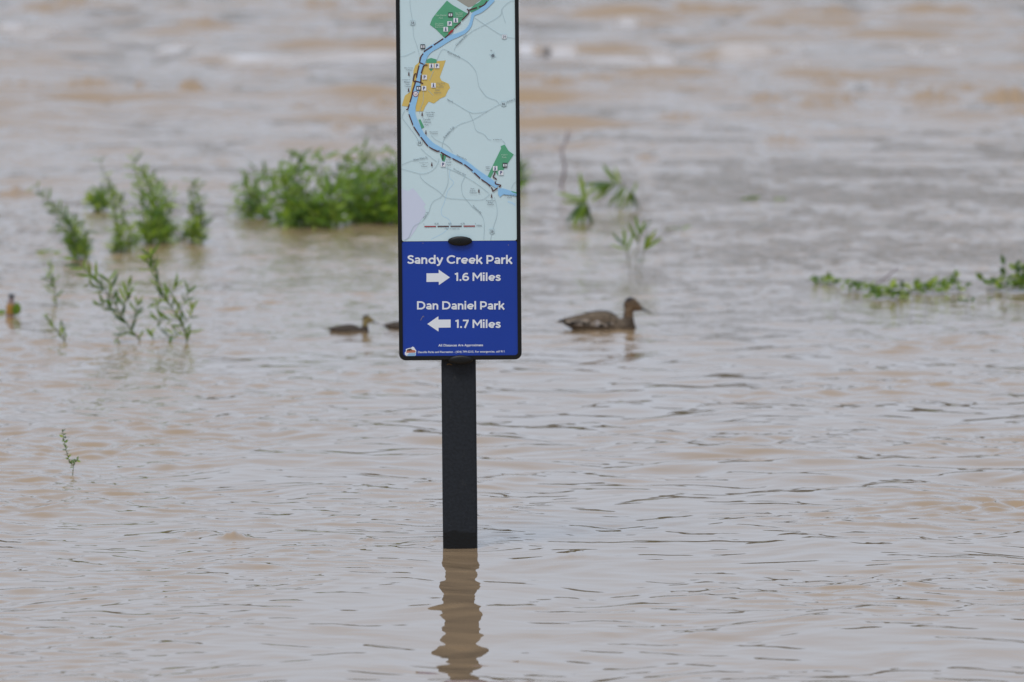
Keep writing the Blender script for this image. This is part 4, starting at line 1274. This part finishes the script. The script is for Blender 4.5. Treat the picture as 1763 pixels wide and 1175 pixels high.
# right of the sign
G_R = 'young plants right of the sign'
p = Plant('young_plant', 'arching young plant with drooping long leaves, nearest to the sign on its right', 'plant', (1010, 384), G_R, 31)
c = p.stem([(1020, 384), (1014, 362), (1007, 346)], 3, 1.6)
for d, L_, sh in (((-.9, 0, .38), 42, 0), ((-.25, .1, .95), 44, 1), ((-.7, -.1, -.75), 40, 2), ((-.1, 0, -.9), 36, 0), ((.4, 0, -.8), 34, 2), ((-.8, .2, .1), 36, 1), ((.15, -.1, .9), 30, 1), ((-.55, -.1, -.85), 42, 0), ((.25, .1, -.85), 34, 2)):
    p.leaf(c[-1 - p.q.randrange(3)], Vector(d), L_ * 1.3, 'blade', sh, 1.55)
p.done()
p = Plant('young_plant', 'bent young plant whose long leaves all sweep left from a curved dark stem', 'plant', (1100, 362), G_R, 32)
c = p.stem([(1101, 362), (1096, 345), (1085, 328), (1068, 318), (1056, 318)], 3.2, 1.6)
for i, d, L_, sh in ((-1, (-1, 0, -.22), 40, 0), (-2, (-.95, .1, .05), 46, 2), (-3, (-.9, 0, -.55), 42, 1), (-4, (-.55, 0, .75), 34, 0), (-6, (-.3, .1, .9), 26, 1), (-8, (-.7, 0, -.8), 36, 0), (-10, (-.15, 0, -1), 28, 1), (-11, (.3, 0, -.9), 26, 2), (-12, (-.25, 0, -.95), 26, 0), (-7, (-.85, -.1, -.4), 38, 2), (-9, (-.5, 0, -.9), 32, 0), (-12, (-.6, .1, -.8), 30, 1), (-13, (.2, 0, .7), 18, 0), (-5, (-.9, 0, -.2), 40, 0)):
    p.leaf(c[i], Vector(d), L_ * 1.3, 'blade', sh, 1.5)
p.done()
p = Plant('young_plant', 'slender three stemmed young plant with upright pale leaves in front of the bent one', 'plant', (1092, 472), G_R, 33)
for pts, tip in (([(1086, 472), (1082, 445), (1076, 425)], [(-.6, .7), (-.1, 1), (-.8, .35), (.2, .8)]), ([(1094, 473), (1097, 440), (1101, 405)], [(-.2, 1), (.3, .9), (-.5, .8), (.05, 1), (.55, .75)]), ([(1102, 472), (1106, 445), (1110, 428)], [(.5, .8), (.7, .5), (.2, .9)])):
    c = p.stem(pts, 2.0, 1.0, 0)
    for k, (dx, dz) in enumerate(tip):
        p.leaf(c[-1 - k % 4], Vector((dx, p.q.uniform(-.3, .3), dz)), p.q.uniform(30, 42), 'blade', None, 1.4)
    p.leaf(c[len(c) // 2], Vector((p.q.choice((-.7, .7)), 0, .5)), 18, 'blade', 2)
p.done()

def bare_stick(label, pts, base, r0, r1, seed, twigs=()):
    p = Plant('bare_stick', label, 'stick', base, None, seed)
    c = p.stem(pts, r0, r1, 0, 'twig', M_TWIG)
    for t in twigs: p.stem(t, r1 * .8, r1 * .4, 0, 'twig', M_TWIG, False)
    return p.root
bare_stick('bare crooked grey stick standing in the water right of the map', [(965, 322), (971, 302), (972, 284), (967, 262), (973, 245), (979, 224)], (966, 322), 6, 2.5, 41, [[(969, 262), (958, 250), (950, 246)], [(973, 245), (982, 236), (986, 226)]])
bare_stick('slanting grey twig sticking out of the floating weed at right', [(1498, 499), (1521, 481), (1546, 462)], (1506, 494), 4.5, 3.0, 42)

# low weeds along the right side
G_W = 'low weeds floating at the right'
def mat_weed(label, x0, x1, ytop, ybase, n, seed, L_=17, kind='broad', tall=()):
    p = Plant('floating_weed', label, 'weed', ((x0 + x1) / 2, ybase), G_W, seed)
    q = p.q
    k = 5
    pts = [(x0 + (x1 - x0) * i / k, ybase - 2 - q.uniform(0, 3)) for i in range(k + 1)]
    c = p.stem(pts, 2.2, 1.2, 0, 'stem', None, False)
    for i in range(int(n * 1.35)):
        a = c[q.randrange(len(c))]
        d = Vector((q.gauss(0, .6), q.gauss(-.2, .6), abs(q.gauss(.3, .3))))
        h = (ybase - ytop) * q.random() ** 1.5 * .55 * p.m
        p.leaf(a + Vector((q.gauss(0, 5) * p.m, q.gauss(0, 25) * p.m, h)), d, L_ * q.uniform(.7, 1.2), kind, None, .9)
    for (tx, ty) in tall:
        s = p.stem([(tx + q.uniform(-4, 4), ybase - 2), (tx + 2, (ty + ybase) / 2), (tx, ty)], 1.8, .9, 0, 'stem', None, False)
        p.dress(s, 8, L_, kind, .3, .9, .1, .4)
    return p.done()
mat_weed('flat pale green weed patch, leftmost of the floating weeds at right', 1400, 1446, 478, 491, 18, 51, 14)
mat_weed('small floating weed clump between the leftmost patch and the slanting twig', 1456, 1498, 483, 503, 16, 52, 17)
mat_weed('low weed clump growing round the foot of the slanting grey twig', 1506, 1562, 488, 516, 30, 53, 19)
mat_weed('bright green floating weed clump right of the slanting twig', 1566, 1626, 482, 505, 26, 54, 19)
mat_weed('floating weed with one leafy shoot standing up', 1624, 1668, 482, 502, 10, 55, 16, 'broad', [(1643, 470)])
mat_weed('taller floating weed cut off by the right edge of the photo', 1698, 1775, 470, 502, 34, 56, 19, 'broad', [(1728, 452), (1748, 458), (1764, 462)])
mat_weed('dim sparse weed strand lying nearest the camera under the leafy shoot', 1636, 1702, 518, 523, 8, 57, 10)

def floating_leaf(label, px, py, length, seed, n=3, kind='blade'):
    p = Plant('floating_leaf', label, 'leaf', (px, py), 'loose leaves floating on the river', seed)
    c = p.stem([(px - length * .4, py - 1), (px, py - 2), (px + length * .4, py - 1)], 1.5, .8, 0, 'stem', None, False)
    for i in range(n):
        p.leaf(c[min(len(c) - 1, i * 3)], Vector((p.q.uniform(.4, 1), p.q.uniform(-.6, .6), p.q.uniform(.1, .4))), length * p.q.uniform(.4, .7), kind, 0, 1.6)
    return p.done()
floating_leaf('green leaves lying flat beside the three stemmed plant', 1160, 396, 40, 61, 4)
floating_leaf('small far green leaf floating well right of the bent plant', 1340, 345, 26, 62, 3)
floating_leaf('fainter floating leaf just left of the small far green one', 1288, 345, 34, 66, 3)
floating_leaf('dull green leaves floating left of the leaning willow clump', 76, 437, 38, 63, 4)
p = Plant('floating_leaf', 'bright rounded leaf standing up right against the bottle', 'leaf', (28, 546), 'loose leaves floating on the river', 64)
c = p.stem([(24, 545), (28, 543), (31, 541)], 1.5, .8, 0, 'stem', None, False)
for dx, L_ in ((.1, 23), (-.25, 17), (.4, 19)): p.leaf(c[5], Vector((dx, -.1, 1)), L_, 'broad', 1 if L_ < 20 else 0, 1.25)
p.done()
floating_leaf('green leaf cut by the left edge of the photo beside the bottle', 2, 541, 20, 65, 3, 'broad')

# ------------------------------------------------------------------ bottle afloat at the left edge
b0 = P0(17, 545)
bm_ = 1 / pxm(b0.y)
bottle = empty('plastic_bottle', b0)
tag(bottle, 'orange banded plastic bottle with a grey cap floating upright at the left edge', 'bottle')
bottle.rotation_euler = (R(4), R(5), 0)
def lathe(name, prof, mat, parent, n=18):
    V, F = [], []
    for r, z in prof:
        for k in range(n):
            an = 2 * math.pi * k / n
            V.append((r * math.cos(an), r * math.sin(an), z))
    for i in range(len(prof) - 1):
        for k in range(n):
            F.append((i * n + k, i * n + (k + 1) % n, (i + 1) * n + (k + 1) % n, (i + 1) * n + k))
    F.append(tuple(reversed(range(n)))); F.append(tuple((len(prof) - 1) * n + k for k in range(n)))
    return link(name, mesh_py(name, V, F), mat, parent, True)
u = bm_
lathe('body', [(6.6 * u, -14 * u), (7 * u, -8 * u), (7 * u, 14 * u), (6.8 * u, 21 * u), (5.8 * u, 26 * u), (4.6 * u, 30 * u), (4.2 * u, 33 * u)], plain('bottle_pink_clear', (.27, .20, .19), .35), bottle)
lathe('label_band', [(7.15 * u, 4 * u), (7.25 * u, 4.5 * u), (7.25 * u, 20 * u), (6.9 * u, 22 * u)], plain('bottle_orange', (.40, .22, .05), .5), bottle)
lathe('cap', [(5.0 * u, 32.0 * u), (5.1 * u, 32.5 * u), (5.1 * u, 38 * u), (4.6 * u, 39 * u)], plain('bottle_cap_grey', (.10, .11, .12), .5), bottle)

# ------------------------------------------------------------------ dark stone breaking the white water
def stone():
    c = P0(941, 96)
    bm = bmesh.new()
    bmesh.ops.create_icosphere(bm, subdivisions=3, radius=.36)
    q = random.Random(2)
    for v in bm.verts:
        k = 1 + .18 * math.sin(v.co.x * 3.1 + 1) * math.cos(v.co.y * 2.7) + q.uniform(-.03, .03)
        v.co = Vector((v.co.x * .13 * k, v.co.y * .16 * k, v.co.z * .12 * k + .03))
    o = link('river_stone', mesh_bm('river_stone', bm), plain('wet_stone', (.13, .13, .14), .35, .4, 12), None, True)
    o.location = (c.x, c.y, .02)
    tag(o, 'dark wet stone in the white water just right of the map', 'stone')
stone()
print('objects', len(scene.objects))
